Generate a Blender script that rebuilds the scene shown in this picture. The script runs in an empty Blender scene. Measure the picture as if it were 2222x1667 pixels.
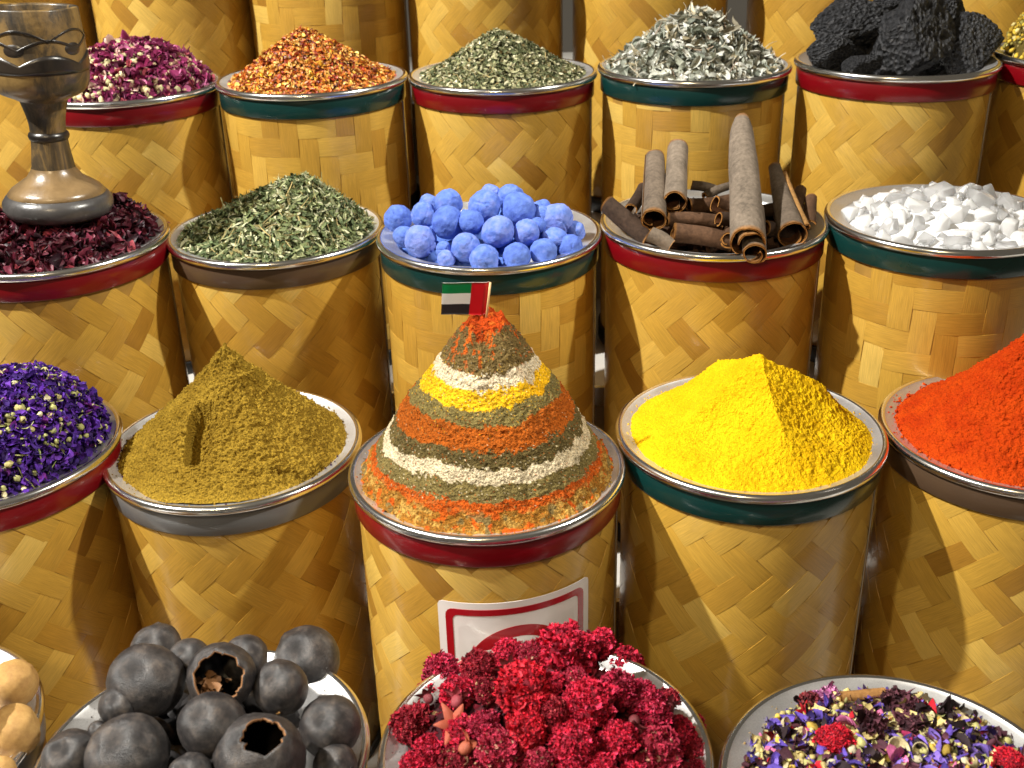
import bpy, math, random
import numpy as np
from mathutils import Matrix, Vector

random.seed(7); rng = np.random.default_rng(7)
S = bpy.context.scene
COL = S.collection
PI = math.pi
CAMZ = 1.25                                   # camera height above the floor (m)
# ------------------------------------------------------------------ camera
FPX, PITCH, ROLL, IW, IH = 2427.0, math.radians(25.534), math.radians(-1.579), 2222.0, 1667.0
_f = np.array([0, math.cos(PITCH), -math.sin(PITCH)]); _r0 = np.array([1.0, 0, 0]); _u0 = np.cross(_r0, _f)
RT = _r0*math.cos(ROLL) + _u0*math.sin(ROLL); UP = _u0*math.cos(ROLL) - _r0*math.sin(ROLL); FW = _f
cam = bpy.data.cameras.new('camera'); camo = bpy.data.objects.new('camera', cam); COL.objects.link(camo)
cam.sensor_width = 36; cam.lens = FPX/IW*36; cam.clip_start = .02; cam.clip_end = 60
M = Matrix.Identity(4)
for i in range(3):
    M[i][0], M[i][1], M[i][2] = RT[i], UP[i], -FW[i]
M[2][3] = CAMZ
camo.matrix_world = M
S.camera = camo
cam.dof.use_dof = True; cam.dof.focus_distance = .93; cam.dof.aperture_fstop = 12
# ------------------------------------------------------------------ world and lamps (indoor shop, ceiling spots plus added fill spots)
w = bpy.data.worlds.new('World'); S.world = w; w.use_nodes = True
w.node_tree.nodes['Background'].inputs[0].default_value = (1.0, .86, .66, 1)
w.node_tree.nodes['Background'].inputs[1].default_value = .09
def spot(name, loc, aim, power, deg, blend, rad, col):
    l = bpy.data.lights.new(name, 'SPOT'); o = bpy.data.objects.new(name, l); COL.objects.link(o)
    l.energy = power; l.spot_size = math.radians(deg); l.spot_blend = blend; l.shadow_soft_size = rad; l.color = col
    o.location = loc
    o.rotation_euler = (Vector(aim) - Vector(loc)).to_track_quat('-Z', 'Y').to_euler()
    return o
spot('ceiling_or_fill_spot', (-2.1, .32, 3.4), (.28, .85, .82), 900, 46, .45, .035, (1, .97, .90))
spot('ceiling_or_fill_spot', (2.0, .50, 3.0), (-.60, .95, .85), 380, 23, .6, .05, (1, .96, .86))
spot('ceiling_or_fill_spot', (-.45, -.95, 2.55), (.02, .70, .75), 54, 62, .8, .10, (1, .78, .46))  # warm fill added to lift the overall light, not a known shop lamp
spot('ceiling_or_fill_spot', (-1.05, -.30, 2.5), (.03, .50, .72), 80, 26, .9, .05, (1, .95, .86))  # extra spot added to brighten the front row of dishes
S.view_settings.view_transform = 'Standard'; S.view_settings.look = 'None'
S.view_settings.exposure = 0; S.view_settings.gamma = 1
S.render.engine = 'CYCLES'

# ------------------------------------------------------------------ helpers
def pix(u, v, y):
    """a photo pixel gives a direction; the distance comes from the depth y of what it stands on"""
    d = (u-IW/2)/FPX*RT - (v-IH/2)/FPX*UP + FW
    return d*(y/d[1]) + np.array([0, 0, CAMZ])
def ray(u, v): return (u-IW/2)/FPX*RT - (v-IH/2)/FPX*UP + FW
def proj(X):
    X = np.asarray(X, float) - np.array([0, 0, CAMZ]); q = X@FW
    return IW/2 + FPX*(X@RT)/q, IH/2 - FPX*(X@UP)/q
def smooth(e0, e1, x):
    t = np.clip((x-e0)/(e1-e0), 0, 1); return t*t*(3-2*t)
_perm = rng.random((64, 64, 64))
def vn(p, seed=0):
    p = np.asarray(p, float) + seed*7.31
    i = np.floor(p).astype(int); f = p - i; f = f*f*(3-2*f)
    r = 0
    for dx in (0, 1):
        for dy in (0, 1):
            for dz in (0, 1):
                wgt = (f[..., 0] if dx else 1-f[..., 0])*(f[..., 1] if dy else 1-f[..., 1])*(f[..., 2] if dz else 1-f[..., 2])
                r = r + wgt*_perm[(i[..., 0]+dx) % 64, (i[..., 1]+dy) % 64, (i[..., 2]+dz) % 64]
    return r*2-1
def fbm(p, scale, octv=4, gain=.5, seed=0):
    p = np.asarray(p, float)*scale; a = 1; s = 0; n = 0
    for o in range(octv):
        s = s + a*vn(p, seed+o); n += a; a *= gain; p = p*2.03
    return s/n
def mesh_np(name, V, F, mats=(), mi=None, col=None, uv=None, sm=True):
    """V (n,3); F list of int arrays (k,3)/(k,4)"""
    me = bpy.data.meshes.new(name); V = np.asarray(V, np.float32)
    me.vertices.add(len(V)); me.vertices.foreach_set('co', V.ravel())
    F = [np.asarray(a, np.int32) for a in F if len(a)]
    loops = np.concatenate([a.ravel() for a in F]); tot = np.concatenate([np.full(len(a), a.shape[1], np.int32) for a in F])
    st = np.concatenate([[0], np.cumsum(tot)[:-1]]).astype(np.int32)
    me.loops.add(len(loops)); me.loops.foreach_set('vertex_index', loops)
    me.polygons.add(len(tot)); me.polygons.foreach_set('loop_start', st); me.polygons.foreach_set('loop_total', tot)
    me.polygons.foreach_set('use_smooth', np.full(len(tot), sm))
    for m in mats: me.materials.append(m)
    if mi is not None: me.polygons.foreach_set('material_index', np.asarray(mi, np.int32))
    if col is not None:
        c = np.ones((len(V), 4), np.float32); c[:, :3] = col
        at = me.color_attributes.new('Col', 'FLOAT_COLOR', 'POINT'); at.data.foreach_set('color', c.ravel())
    if uv is not None:
        l = me.uv_layers.new(name='UVMap'); l.data.foreach_set('uv', np.asarray(uv, np.float32)[loops].ravel())
    me.update(calc_edges=True); me.validate()
    return me
def link(name, me, parent=None, loc=None):
    o = bpy.data.objects.new(name, me); COL.objects.link(o)
    if parent: o.parent = parent
    if loc is not None: o.location = loc
    return o
def tag(o, label=None, cat=None, group=None, kind=None):
    if label: o['label'] = label
    if cat: o['category'] = cat
    if group: o['group'] = group
    if kind: o['kind'] = kind
    return o
def grid_faces(n, m, closed=False):
    """n rows, m columns (closed in m)"""
    i = np.arange(n-1)[:, None]; j = np.arange(m if closed else m-1)[None, :]
    a = i*m+j; b = i*m+(j+1) % m
    return np.stack([a, b, b+m, a+m], -1).reshape(-1, 4)
def lathe(name, prof, mat, segs=96, zoff=0):
    p = np.array(prof, float); t = np.arange(segs)/segs*2*PI
    V = np.stack([p[:, 0:1]*np.cos(t), p[:, 0:1]*np.sin(t), np.repeat(p[:, 1:2]+zoff, segs, 1)], -1).reshape(-1, 3)
    return mesh_np(name, V, [grid_faces(len(p), segs, True)], [mat])
def boxmesh(name, a, b, mat):
    x0, y0, z0 = a; x1, y1, z1 = b
    V = [(x0,y0,z0),(x1,y0,z0),(x1,y1,z0),(x0,y1,z0),(x0,y0,z1),(x1,y0,z1),(x1,y1,z1),(x0,y1,z1)]
    return mesh_np(name, V, [[(0,3,2,1),(4,5,6,7),(0,1,5,4),(1,2,6,5),(2,3,7,6),(3,0,4,7)]], [mat], sm=False)
import bmesh
def ico(sub):
    bm = bmesh.new(); bmesh.ops.create_icosphere(bm, subdivisions=sub, radius=1)
    V = np.array([v.co[:] for v in bm.verts]); F = np.array([[v.index for v in f.verts] for f in bm.faces]); bm.free()
    return V, F

# ------------------------------------------------------------------ materials
def newmat(name):
    m = bpy.data.materials.new(name); m.use_nodes = True
    nt = m.node_tree; b = nt.nodes['Principled BSDF']
    return m, nt, b
def nd(nt, t, **k):
    n = nt.nodes.new(t)
    for a, v in k.items(): setattr(n, a, v)
    return n
def ramp(nt, stops, interp='LINEAR'):
    r = nt.nodes.new('ShaderNodeValToRGB'); e = r.color_ramp.elements; r.color_ramp.interpolation = interp
    while len(e) < len(stops): e.new(.5)
    for el, (p, c) in zip(e, stops): el.position = p; el.color = (*c, 1)
    return r
def plain(name, col, rough=.5, metal=0, coat=0, noise=0, nscale=40, bump=0, bscale=200, spec=.5):
    m, nt, b = newmat(name); L = nt.links
    b.inputs['Roughness'].default_value = rough; b.inputs['Metallic'].default_value = metal
    b.inputs['Coat Weight'].default_value = coat; b.inputs['Coat Roughness'].default_value = .12
    b.inputs['Specular IOR Level'].default_value = spec
    tc = nd(nt, 'ShaderNodeTexCoord')
    if noise:
        n = nd(nt, 'ShaderNodeTexNoise'); n.inputs['Scale'].default_value = nscale; n.inputs['Detail'].default_value = 5
        L.new(tc.outputs['Object'], n.inputs['Vector'])
        c = np.array(col); r = ramp(nt, [(.3, tuple(c*(1-noise))), (.7, tuple(np.minimum(c*(1+noise), .95)))])
        L.new(n.outputs['Fac'], r.inputs['Fac']); L.new(r.outputs['Color'], b.inputs['Base Color'])
    else: b.inputs['Base Color'].default_value = (*col, 1)
    if bump:
        n2 = nd(nt, 'ShaderNodeTexNoise'); n2.inputs['Scale'].default_value = bscale; n2.inputs['Detail'].default_value = 4
        L.new(tc.outputs['Object'], n2.inputs['Vector'])
        bp = nd(nt, 'ShaderNodeBump'); bp.inputs['Strength'].default_value = bump; bp.inputs['Distance'].default_value = .001
        L.new(n2.outputs['Fac'], bp.inputs['Height']); L.new(bp.outputs['Normal'], b.inputs['Normal'])
    return m
def colmat(name, rough=.7, bump=.6, bscale=900, var=.25, spec=.3, sss=0, trans=0, dist=.0008):
    """colour from the mesh's own Col attribute (per piece), small grain on top"""
    m, nt, b = newmat(name); L = nt.links
    a = nd(nt, 'ShaderNodeVertexColor', layer_name='Col'); tc = nd(nt, 'ShaderNodeTexCoord')
    n = nd(nt, 'ShaderNodeTexNoise'); n.inputs['Scale'].default_value = bscale; n.inputs['Detail'].default_value = 3
    L.new(tc.outputs['Object'], n.inputs['Vector'])
    mr = nd(nt, 'ShaderNodeMapRange'); mr.inputs['From Min'].default_value = .3; mr.inputs['From Max'].default_value = .7
    mr.inputs['To Min'].default_value = 1-var; mr.inputs['To Max'].default_value = 1+var
    L.new(n.outputs['Fac'], mr.inputs['Value'])
    mx = nd(nt, 'ShaderNodeVectorMath', operation='SCALE'); L.new(a.outputs['Color'], mx.inputs[0]); L.new(mr.outputs[0], mx.inputs['Scale'])
    L.new(mx.outputs[0], b.inputs['Base Color'])
    b.inputs['Roughness'].default_value = rough; b.inputs['Specular IOR Level'].default_value = spec
    if sss:
        b.inputs['Subsurface Weight'].default_value = sss; b.inputs['Subsurface Radius'].default_value = (1, .6, .4); b.inputs['Subsurface Scale'].default_value = .004
    if bump:
        bp = nd(nt, 'ShaderNodeBump'); bp.inputs['Strength'].default_value = min(bump, 1); bp.inputs['Distance'].default_value = dist
        L.new(n.outputs['Fac'], bp.inputs['Height']); L.new(bp.outputs['Normal'], b.inputs['Normal'])
    return m

def bamboo_mat():
    m, nt, b = newmat('bamboo'); L = nt.links
    oi = nd(nt, 'ShaderNodeObjectInfo'); uv = nd(nt, 'ShaderNodeTexCoord')
    r = ramp(nt, [(0, (.31, .15, .018)), (.07, (.42, .225, .030)), (.45, (.50, .290, .042)), (.88, (.56, .34, .060)), (1, (.64, .43, .10))])
    L.new(oi.outputs['Random'], r.inputs['Fac'])
    # fibres along the strip: u runs along, v across
    mp = nd(nt, 'ShaderNodeVectorMath', operation='MULTIPLY'); mp.inputs[1].default_value = (2.2, 34, 1)
    L.new(uv.outputs['UV'], mp.inputs[0])
    off = nd(nt, 'ShaderNodeMath', operation='MULTIPLY'); off.inputs[1].default_value = 57.0; L.new(oi.outputs['Random'], off.inputs[0])
    ad = nd(nt, 'ShaderNodeVectorMath', operation='ADD'); L.new(mp.outputs[0], ad.inputs[0]); L.new(off.outputs[0], ad.inputs[1])
    n = nd(nt, 'ShaderNodeTexNoise'); n.inputs['Scale'].default_value = 1; n.inputs['Detail'].default_value = 5; n.inputs['Roughness'].default_value = .65
    L.new(ad.outputs[0], n.inputs['Vector'])
    # large soft blotches
    n2 = nd(nt, 'ShaderNodeTexNoise'); n2.inputs['Scale'].default_value = 16; n2.inputs['Detail'].default_value = 2
    L.new(uv.outputs['Object'], n2.inputs['Vector'])
    mr = nd(nt, 'ShaderNodeMapRange'); mr.inputs['From Min'].default_value = .25; mr.inputs['From Max'].default_value = .75; mr.inputs['To Min'].default_value = .70; mr.inputs['To Max'].default_value = 1.22
    L.new(n.outputs['Fac'], mr.inputs['Value'])
    mr2 = nd(nt, 'ShaderNodeMapRange'); mr2.inputs['From Min'].default_value = .3; mr2.inputs['From Max'].default_value = .7; mr2.inputs['To Min'].default_value = .86; mr2.inputs['To Max'].default_value = 1.1
    L.new(n2.outputs['Fac'], mr2.inputs['Value'])
    mm = nd(nt, 'ShaderNodeMath', operation='MULTIPLY'); L.new(mr.outputs[0], mm.inputs[0]); L.new(mr2.outputs[0], mm.inputs[1])
    sc = nd(nt, 'ShaderNodeVectorMath', operation='SCALE'); L.new(r.outputs['Color'], sc.inputs[0]); L.new(mm.outputs[0], sc.inputs['Scale'])
    L.new(sc.outputs[0], b.inputs['Base Color'])
    b.inputs['Roughness'].default_value = .42; b.inputs['Coat Weight'].default_value = .55; b.inputs['Coat Roughness'].default_value = .17
    bp = nd(nt, 'ShaderNodeBump'); bp.inputs['Strength'].default_value = .3; bp.inputs['Distance'].default_value = .0004
    L.new(n.outputs['Fac'], bp.inputs['Height']); L.new(bp.outputs['Normal'], b.inputs['Normal'])
    return m
def steel_mat():
    m, nt, b = newmat('steel'); L = nt.links
    tc = nd(nt, 'ShaderNodeTexCoord'); n = nd(nt, 'ShaderNodeTexNoise'); n.inputs['Scale'].default_value = 1100; n.inputs['Detail'].default_value = 3
    L.new(tc.outputs['Object'], n.inputs['Vector'])
    n3 = nd(nt, 'ShaderNodeTexNoise'); n3.inputs['Scale'].default_value = 30; n3.inputs['Detail'].default_value = 5; L.new(tc.outputs['Object'], n3.inputs['Vector'])
    mr = nd(nt, 'ShaderNodeMapRange'); mr.inputs['From Min'].default_value = .3; mr.inputs['From Max'].default_value = .72; mr.inputs['To Min'].default_value = .33; mr.inputs['To Max'].default_value = .50
    L.new(n3.outputs['Fac'], mr.inputs['Value']); L.new(mr.outputs[0], b.inputs['Roughness'])
    r = ramp(nt, [(.3, (.70, .69, .68)), (.65, (.84, .83, .82))]); L.new(n.outputs['Fac'], r.inputs['Fac']); L.new(r.outputs['Color'], b.inputs['Base Color'])
    b.inputs['Metallic'].default_value = .86
    bp = nd(nt, 'ShaderNodeBump'); bp.inputs['Strength'].default_value = .10; bp.inputs['Distance'].default_value = .0003
    L.new(n.outputs['Fac'], bp.inputs['Height']); L.new(bp.outputs['Normal'], b.inputs['Normal'])
    return m
MT = dict(
    bamboo=bamboo_mat(), steel=steel_mat(),
    lip=plain('polished_steel', (.92, .91, .89), .2, 1),
    wall=plain('drum_wall', (.34, .19, .035), .6, noise=.2, nscale=60),
    red=plain('red_band', (.16, .0015, .0045), .28, coat=.35, noise=.12, nscale=14),
    green=plain('green_band', (.003, .031, .028), .26, coat=.35, noise=.15, nscale=14),
    brown=plain('brown_band', (.075, .045, .026), .3, coat=.3, noise=.12, nscale=14),
    grey=plain('grey_band', (.12, .12, .122), .3, coat=.3, noise=.1, nscale=14),
    black=plain('black_base', (.012, .013, .013), .4, noise=.2),
    shelf=plain('shelf', (.62, .60, .56), .45, noise=.06, nscale=20),
    nose=plain('shelf_edge', (.75, .75, .76), .2, .9),
)
# ------------------------------------------------------------------ layout (metres; rim centre of each dish)
DR = .1095; BR = .1033; DH = .335               # dish radius, drum radius, drum height
DR_ = {}
def D(key, x, y, z, band, weave, what): DR_[key] = dict(c=np.array([x, y, z+CAMZ]), band=band, weave=weave, what=what)
D('lime_tan', -.440, .585, -.532, 'grey', 0, 'the tan dried limes at the lower left corner')
D('lime_black', -.2105, .5626, -.5316, 'grey', 0, 'the black dried limes')
D('red', .0148, .5586, -.5307, 'grey', 0, 'the crimson dried flowers')
D('mix', .2292, .5020, -.5207, 'grey', 0, 'the mixed flower petals')
D('purple', -.4417, .8279, -.4369, 'red', 1, 'the purple dried flowers')
D('cumin', -.2408, .8506, -.4541, 'grey', 1, 'the olive brown powder cone')
D('stripe', -.0217, .7726, -.4369, 'red', 1, 'the striped spice cone with the flag')
D('turmeric', .1935, .8090, -.4319, 'green', 1, 'the yellow powder pyramid')
D('chili', .4170, .8162, -.4416, 'brown', 1, 'the orange red powder cone')
D('hibiscus', -.4420, 1.0475, -.3283, 'red', 1, 'the dark red hibiscus and the goblet')
D('herb', -.2359, 1.1001, -.3419, 'brown', 1, 'the nearer heap of green dried herb')
D('blue', -.0183, 1.0439, -.3329, 'green', 2, 'the blue balls')
D('cinnamon', .1995, 1.0456, -.3274, 'red', 1, 'the cinnamon bark')
D('salt', .4120, 1.0160, -.3200, 'green', 2, 'the white crystals')
D('rose', -.4375, 1.3234, -.2331, 'red', 1, 'the pink rose buds')
D('flake', -.2200, 1.3158, -.2290, 'green', 2, 'the orange chilli flakes')
D('oregano', -.0010, 1.3222, -.2308, 'red', 1, 'the farther heap of crumbled green herb')
D('sage', .2170, 1.3034, -.2244, 'green', 2, 'the grey white dried leaves')
D('lava', .4330, 1.2621, -.2180, 'red', 1, 'the black lava stones')
D('yellow', .6500, 1.2500, -.2140, 'red', 1, 'the yellow blossoms at the upper right corner')
bk = ['behind the goblet, cut by the left frame edge', 'behind the pink rose buds', 'behind the orange chilli flakes', 'behind the crumbled green herb', 'behind the grey white leaves', 'behind the black lava stones', 'behind the yellow blossoms at the right edge']
for i, (u, wv) in enumerate(zip((10, 362, 704, 1050, 1412, 1800, 2160), (1, 1, 2, 1, 1, 1, 1))):
    p = pix(u, -90, 1.575); D('back%d' % i, p[0], 1.575, -.122, 'red' if i % 2 else 'green', wv, bk[i])

# ------------------------------------------------------------------ the stepped shelf
ROWS = [(.50, -.53), (.77, -.4385), (1.03, -.3275), (1.30, -.2265), (1.575, -.122), (1.86, -.01)]
for k, (y, z) in enumerate(ROWS):
    zt = CAMZ+z-DH-.0008; y0 = y-.135 if k else y-.16; y1 = ROWS[k+1][0]-.133 if k < 5 else y+.3
    o = link('display_step', boxmesh('display_step', (-1.3, y0, 0), (1.3, y1, zt), MT['shelf'])); tag(o, kind='structure')
    e = link('step_edge', boxmesh('step_edge', (-1.3, y0-.006, zt-.022), (1.3, y0-.0003, zt+.001), MT['nose'])); tag(e, kind='structure')

# ------------------------------------------------------------------ bamboo drums
def strip_mesh(ang, w, R, var, seed):
    """one float of the woven strip, two widths long, wrapped on the drum; u along the strip"""
    rs = np.random.default_rng(seed); na, nb = 9, 4
    a = np.linspace(-1, 1, na)*w*(1.0 + .035*rs.random()); tr = .995 - .015*rs.random()
    b = np.linspace(-.5, .5, nb)*w*tr
    A, B = np.meshgrid(a, b, indexing='ij')
    A = A + B*.03*rs.normal(); sh = .02*rs.normal()
    B = B + A*sh
    h = .00012*np.cos(np.clip(A/w, -1, 1)*PI*.5) - .00025*np.clip((np.abs(A/w)-.94)/.06, 0, 1)
    h = h - .00012*(np.abs(B/w)*2)**8 + B*.0035*rs.normal() + A*.0015*rs.normal()
    s = A*math.cos(ang)-B*math.sin(ang); z = A*math.sin(ang)+B*math.cos(ang)
    r = R+h; t = s/R
    V = np.stack([r*np.cos(t), r*np.sin(t), z], -1).reshape(-1, 3)
    n = len(V)
    # skirt: edges turned in so that each strip has a thickness
    Ri = R-.0006
    VI = np.stack([np.full(A.shape, Ri)*np.cos(t), Ri*np.sin(t), z], -1).reshape(-1, 3)
    idx = np.arange(n).reshape(na, nb)
    loop = np.concatenate([idx[:, 0], idx[-1, 1:], idx[-2::-1, -1], idx[0, -2:0:-1]])
    V2 = VI[loop]; m = len(loop); j = np.arange(m)
    sk = np.stack([n+m+j, n+j, n+(j+1) % m, n+m+(j+1) % m], -1)
    uv = np.stack([A/w/2+.5, B/w+.5], -1).reshape(-1, 2); uv = np.concatenate([uv, uv[loop], uv[loop]])
    F = grid_faces(na, nb)
    return mesh_np('bamboo_strip', np.concatenate([V, V2, V[loop]]), [F, sk], [MT['bamboo']], uv=uv)
SM = {}
WID = {1: .0198, 2: .0210}
for wv in (1, 2):
    base = PI/4 if wv == 1 else 0.0
    for k in (0, 1):
        SM[wv, k] = [strip_mesh(base + k*PI/2, WID[wv], BR, v, 10*wv+k*5+v) for v in range(4)]
LIP = [(DR-.0050, -.0080), (DR-.0012, -.0072), (DR-.0002, -.0055), (DR, -.0035), (DR-.0006, -.0015), (DR-.0020, -.0003), (DR-.0036, 0), (DR-.0052, -.0006)]
DISH = [(DR-.0052, -.0006), (DR-.0075, -.0022), (DR-.0165, -.0040), (DR-.0185, -.0050), (DR-.0200, -.0075), (DR-.0240, -.0240), (DR-.0280, -.0300), (DR-.045, -.0320), (.0005, -.0325)]
me_lip = lathe('rolled_lip', LIP, MT['lip'], 120); me_dish = lathe('dish_bowl', DISH, MT['steel'], 120)
BAND = [(BR-.001, -.0275), (BR+.0022, -.0272), (BR+.0027, -.0262), (BR+.0027, -.0088), (BR+.0020, -.0078), (BR-.001, -.0076)]
me_band = {c: lathe('rim_band', BAND, MT[c], 120, DH) for c in ('red', 'green', 'brown', 'grey')}
me_wall = lathe('drum_wall', [(.001, 0), (BR-.0015, 0), (BR-.0006, .002), (BR-.0006, DH-.008)], MT['wall'], 96)
me_base = lathe('base_band', [(BR-.001, .0006), (BR+.0024, .0010), (BR+.0028, .002), (BR+.0028, .020), (BR+.002, .021), (BR-.001, .021)], MT['black'], 96)
_t = np.linspace(-.035, .035, 7); _z = np.array([.022, DH-.028])
me_seam = mesh_np('wrap_seam', np.array([((BR+.0011)*math.cos(t), (BR+.0011)*math.sin(t), z) for z in _z for t in _t]+[((BR+.0002)*math.cos(t), (BR+.0002)*math.sin(t), z) for z in _z for t in (_t[0]-.001, _t[-1]+.001)]),
    [np.concatenate([grid_faces(2, 7), [[14, 0, 7, 16], [6, 15, 17, 13]]])], [plain('wrap_seam', (.36, .30, .22), .25, .3, coat=.5)])  # edge of the clear wrap; its reflection is put into the grey colour
adj = {'red': 'red', 'green': 'dark green', 'brown': 'brown', 'grey': 'grey'}
def make_drum(key):
    d = DR_[key]; c = d['c']
    r = bpy.data.objects.new('spice_drum', None); COL.objects.link(r); r.location = (c[0], c[1], c[2]-DH); r.empty_display_size = .05
    if key.startswith('back'): lab = 'woven bamboo drum ' + d['what']
    else: lab = 'woven bamboo drum with %s band under %s' % (adj[d['band']], d['what'])
    tag(r, lab, 'drum', 'woven bamboo spice drums')
    link('drum_wall', me_wall, r); link('rim_band', me_band[d['band']], r); link('base_band', me_base, r)
    wv = d['weave']
    if wv:
        o = link('wrap_seam', me_seam, r); o.rotation_euler = (0, 0, math.atan2(-c[1], -c[0])+1.33)
        wd = WID[wv]; base = PI/4 if wv == 1 else 0.0
        e1 = np.array([math.cos(base), math.sin(base)]); e2 = np.array([-e1[1], e1[0]])
        ph = math.atan2(-c[1], -c[0]); span = 1.85*BR; zlo = .026 if not key.startswith('back') else .03
        zhi = DH-.022; ox, oz = random.random()*wd*4, random.random()*wd*4
        for i in range(-40, 41):
            for j in range(-40, 41):
                m = (i+j) % 4
                if m == 0: k, pc = 1, (i+.5)*e1*wd+(j+1)*e2*wd
                elif m == 2: k, pc = 0, (i+1)*e1*wd+(j+.5)*e2*wd
                else: continue
                s = pc[0]+ox; z = pc[1]+oz+.16
                if abs(s) > span or z < zlo or z > zhi: continue
                o = link('bamboo_strip', random.choice(SM[wv, k]), r)
                o.location = (0, 0, z + random.gauss(0, .0002)); o.rotation_euler = (0, 0, ph+s/BR)
    return r
drums = {}
for key in DR_: drums[key] = make_drum(key)
for key, d in DR_.items():
    o = bpy.data.objects.new('steel_dish', None); COL.objects.link(o); o.location = tuple(d['c']); o.empty_display_size = .05
    o.rotation_euler[2] = random.random()*6
    tag(o, ('steel dish on the drum ' if key.startswith('back') else 'round steel dish holding ') + d['what'], 'dish', 'steel dishes on the drums')
    link('rolled_lip', me_lip, o); link('dish_bowl', me_dish, o)

# ------------------------------------------------------------------ heaps
class Heap:
    """a heap on a dish: footprint circle (centre c, radius rb), apex over (ax, ay), height H, flank curve g(t)"""
    def __init__(s, key, rb, apex, H, g, zb=-.004, off=(0, 0)):
        c = DR_[key]['c']; s.c = np.array([c[0]+off[0], c[1]+off[1]]); s.zb = c[2]+zb; s.rb = rb; s.g = g; s.H = H
        s.a = np.array(apex) if apex is not None else s.c.copy()
    def t(s, x, y):
        dx, dy = x-s.a[0], y-s.a[1]; d = np.hypot(dx, dy)+1e-9; ux, uy = dx/d, dy/d
        ex, ey = s.a-s.c; b = ux*ex+uy*ey; q = ex*ex+ey*ey-s.rb**2
        rho = -b+np.sqrt(np.maximum(b*b-q, 1e-12))
        return d/rho
    def z(s, x, y):
        t = s.t(x, y); return s.zb+s.H*s.g(np.clip(t, 0, 1)) - np.clip(t-1, 0, 9)*.05
    def nrm(s, x, y):
        e = .002; gx = (s.z(x+e, y)-s.z(x-e, y))/(2*e); gy = (s.z(x, y+e)-s.z(x, y-e))/(2*e)
        n = np.stack([-gx, -gy, np.ones_like(gx)], -1); return n/np.linalg.norm(n, axis=-1, keepdims=True)
    def hit(s, u, v, lift=0):
        d = ray(u, v); t = np.linspace(.3, 1.9, 3200); P = d*t[:, None]; P[:, 2] += CAMZ
        g = P[:, 2]-lift-s.z(P[:, 0], P[:, 1]); k = np.where(g < 0)[0]
        near = np.hypot(P[:, 0]-s.c[0], P[:, 1]-s.c[1]) < s.rb*1.15
        k = [q for q in k if near[q]]
        i = k[0] if len(k) else int(np.argmin(np.where(near, g, 9)))
        return P[i]
    def polar(s, nr, nt):
        t = (np.linspace(0, 1, nr)**.85)[:, None]; th = (np.arange(nt)/nt*2*PI)[None, :]
        bx, by = s.c[0]+s.rb*np.cos(th), s.c[1]+s.rb*np.sin(th)
        return s.a[0]+(bx-s.a[0])*t, s.a[1]+(by-s.a[1])*t, np.repeat(t, nt, 1)
    def mound(s, nr, nt, inset=0.0):
        X, Y, T = s.polar(nr, nt); Z = s.z(X, Y)-inset
        return np.stack([X, Y, Z], -1).reshape(-1, 3), T.reshape(-1)
def apex_of(key, u, v, dy=0.0):
    c = DR_[key]['c']; p = pix(u, v, c[1]+dy); return (p[0], p[1]), p[2]-(c[2]-.004)
def local(V, o): return np.asarray(V)-np.array(o)

# ---- powders
def powder(key, name, label, heap, colf, amp=1.0, mat=None, nr=220, nt=600, extra=None):
    V, T = heap.mound(nr, nt); th = np.arctan2(V[:, 1]-heap.a[1], V[:, 0]-heap.a[0])
    edge = smooth(1, .9, T)
    V0 = V.copy()
    if extra is not None: V[:, 2] += extra(V0, T, th)
    n = fbm(V0, 45, 2, seed=len(key))*.0016 + np.maximum(fbm(V0, 190, 2, seed=3), 0)*.0030 + fbm(V0, 420, 2, seed=5)*.0022 + np.maximum(fbm(V0, 620, 1, seed=6)-.2, 0)*.0022
    N = heap.nrm(V0[:, 0], V0[:, 1])
    V += N*(n*amp*(.25+.75*edge))[:, None]
    # ragged foot of the heap
    wob = 1+.035*fbm(np.stack([np.cos(th)*2, np.sin(th)*2, th*0], -1), 2.2, 4, seed=9)*smooth(.55, 1, T)
    V[:, 0] = heap.a[0]+(V[:, 0]-heap.a[0])*wob; V[:, 1] = heap.a[1]+(V[:, 1]-heap.a[1])*wob
    col = colf(V0, T, th)
    o3 = np.array([heap.c[0], heap.c[1], heap.zb])
    me = mesh_np(name, V-o3, [grid_faces(nr, nt, True)], [mat], col=col)
    o = link(name, me, None, tuple(o3)); tag(o, label, 'spice mound', 'heaps of ground spice')
    return o
def crumbs(name, parent, heap, n, r0, r1, size, cols, mat, seed=1, zf=None):
    """loose grains on the dish flange round a heap"""
    rs = np.random.default_rng(seed); V0, F0 = ico(1); th = rs.random(n)*2*PI; r = r0+(r1-r0)*rs.random(n)**1.7
    P = np.stack([heap.c[0]+r*np.cos(th), heap.c[1]+r*np.sin(th), np.zeros(n)], -1)
    sz = size*(.4+rs.random(n)**2*1.4); c0 = heap.zb+.004
    P[:, 2] = c0-.0030+sz*.6 if zf is None else zf(r)
    V = (V0[None]*sz[:, None, None]*(1+.5*rs.random((n, len(V0), 1))-.25)+P[:, None]).reshape(-1, 3)
    F = (F0[None]+(np.arange(n)*len(V0))[:, None, None]).reshape(-1, 3)
    ci = np.array(cols)[rs.integers(0, len(cols), n)]; col = np.repeat(ci, len(V0), 0)
    o3 = np.array([heap.c[0], heap.c[1], heap.zb]) if parent else np.array([heap.c[0], heap.c[1], c0])
    o = link(name, mesh_np(name, V-o3, [F], [mat], col=col), parent, None if parent else tuple(o3))
    o['kind'] = 'stuff'
    return o
PW = colmat('ground_spice', .95, 1, 640, .45, .1, dist=.0032)
PW2 = colmat('fine_spice', .95, 1, 760, .2, .1, dist=.0022)
def mixn(c0, c1, f): return np.asarray(c0)*(1-f[:, None])+np.asarray(c1)*f[:, None]

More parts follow.
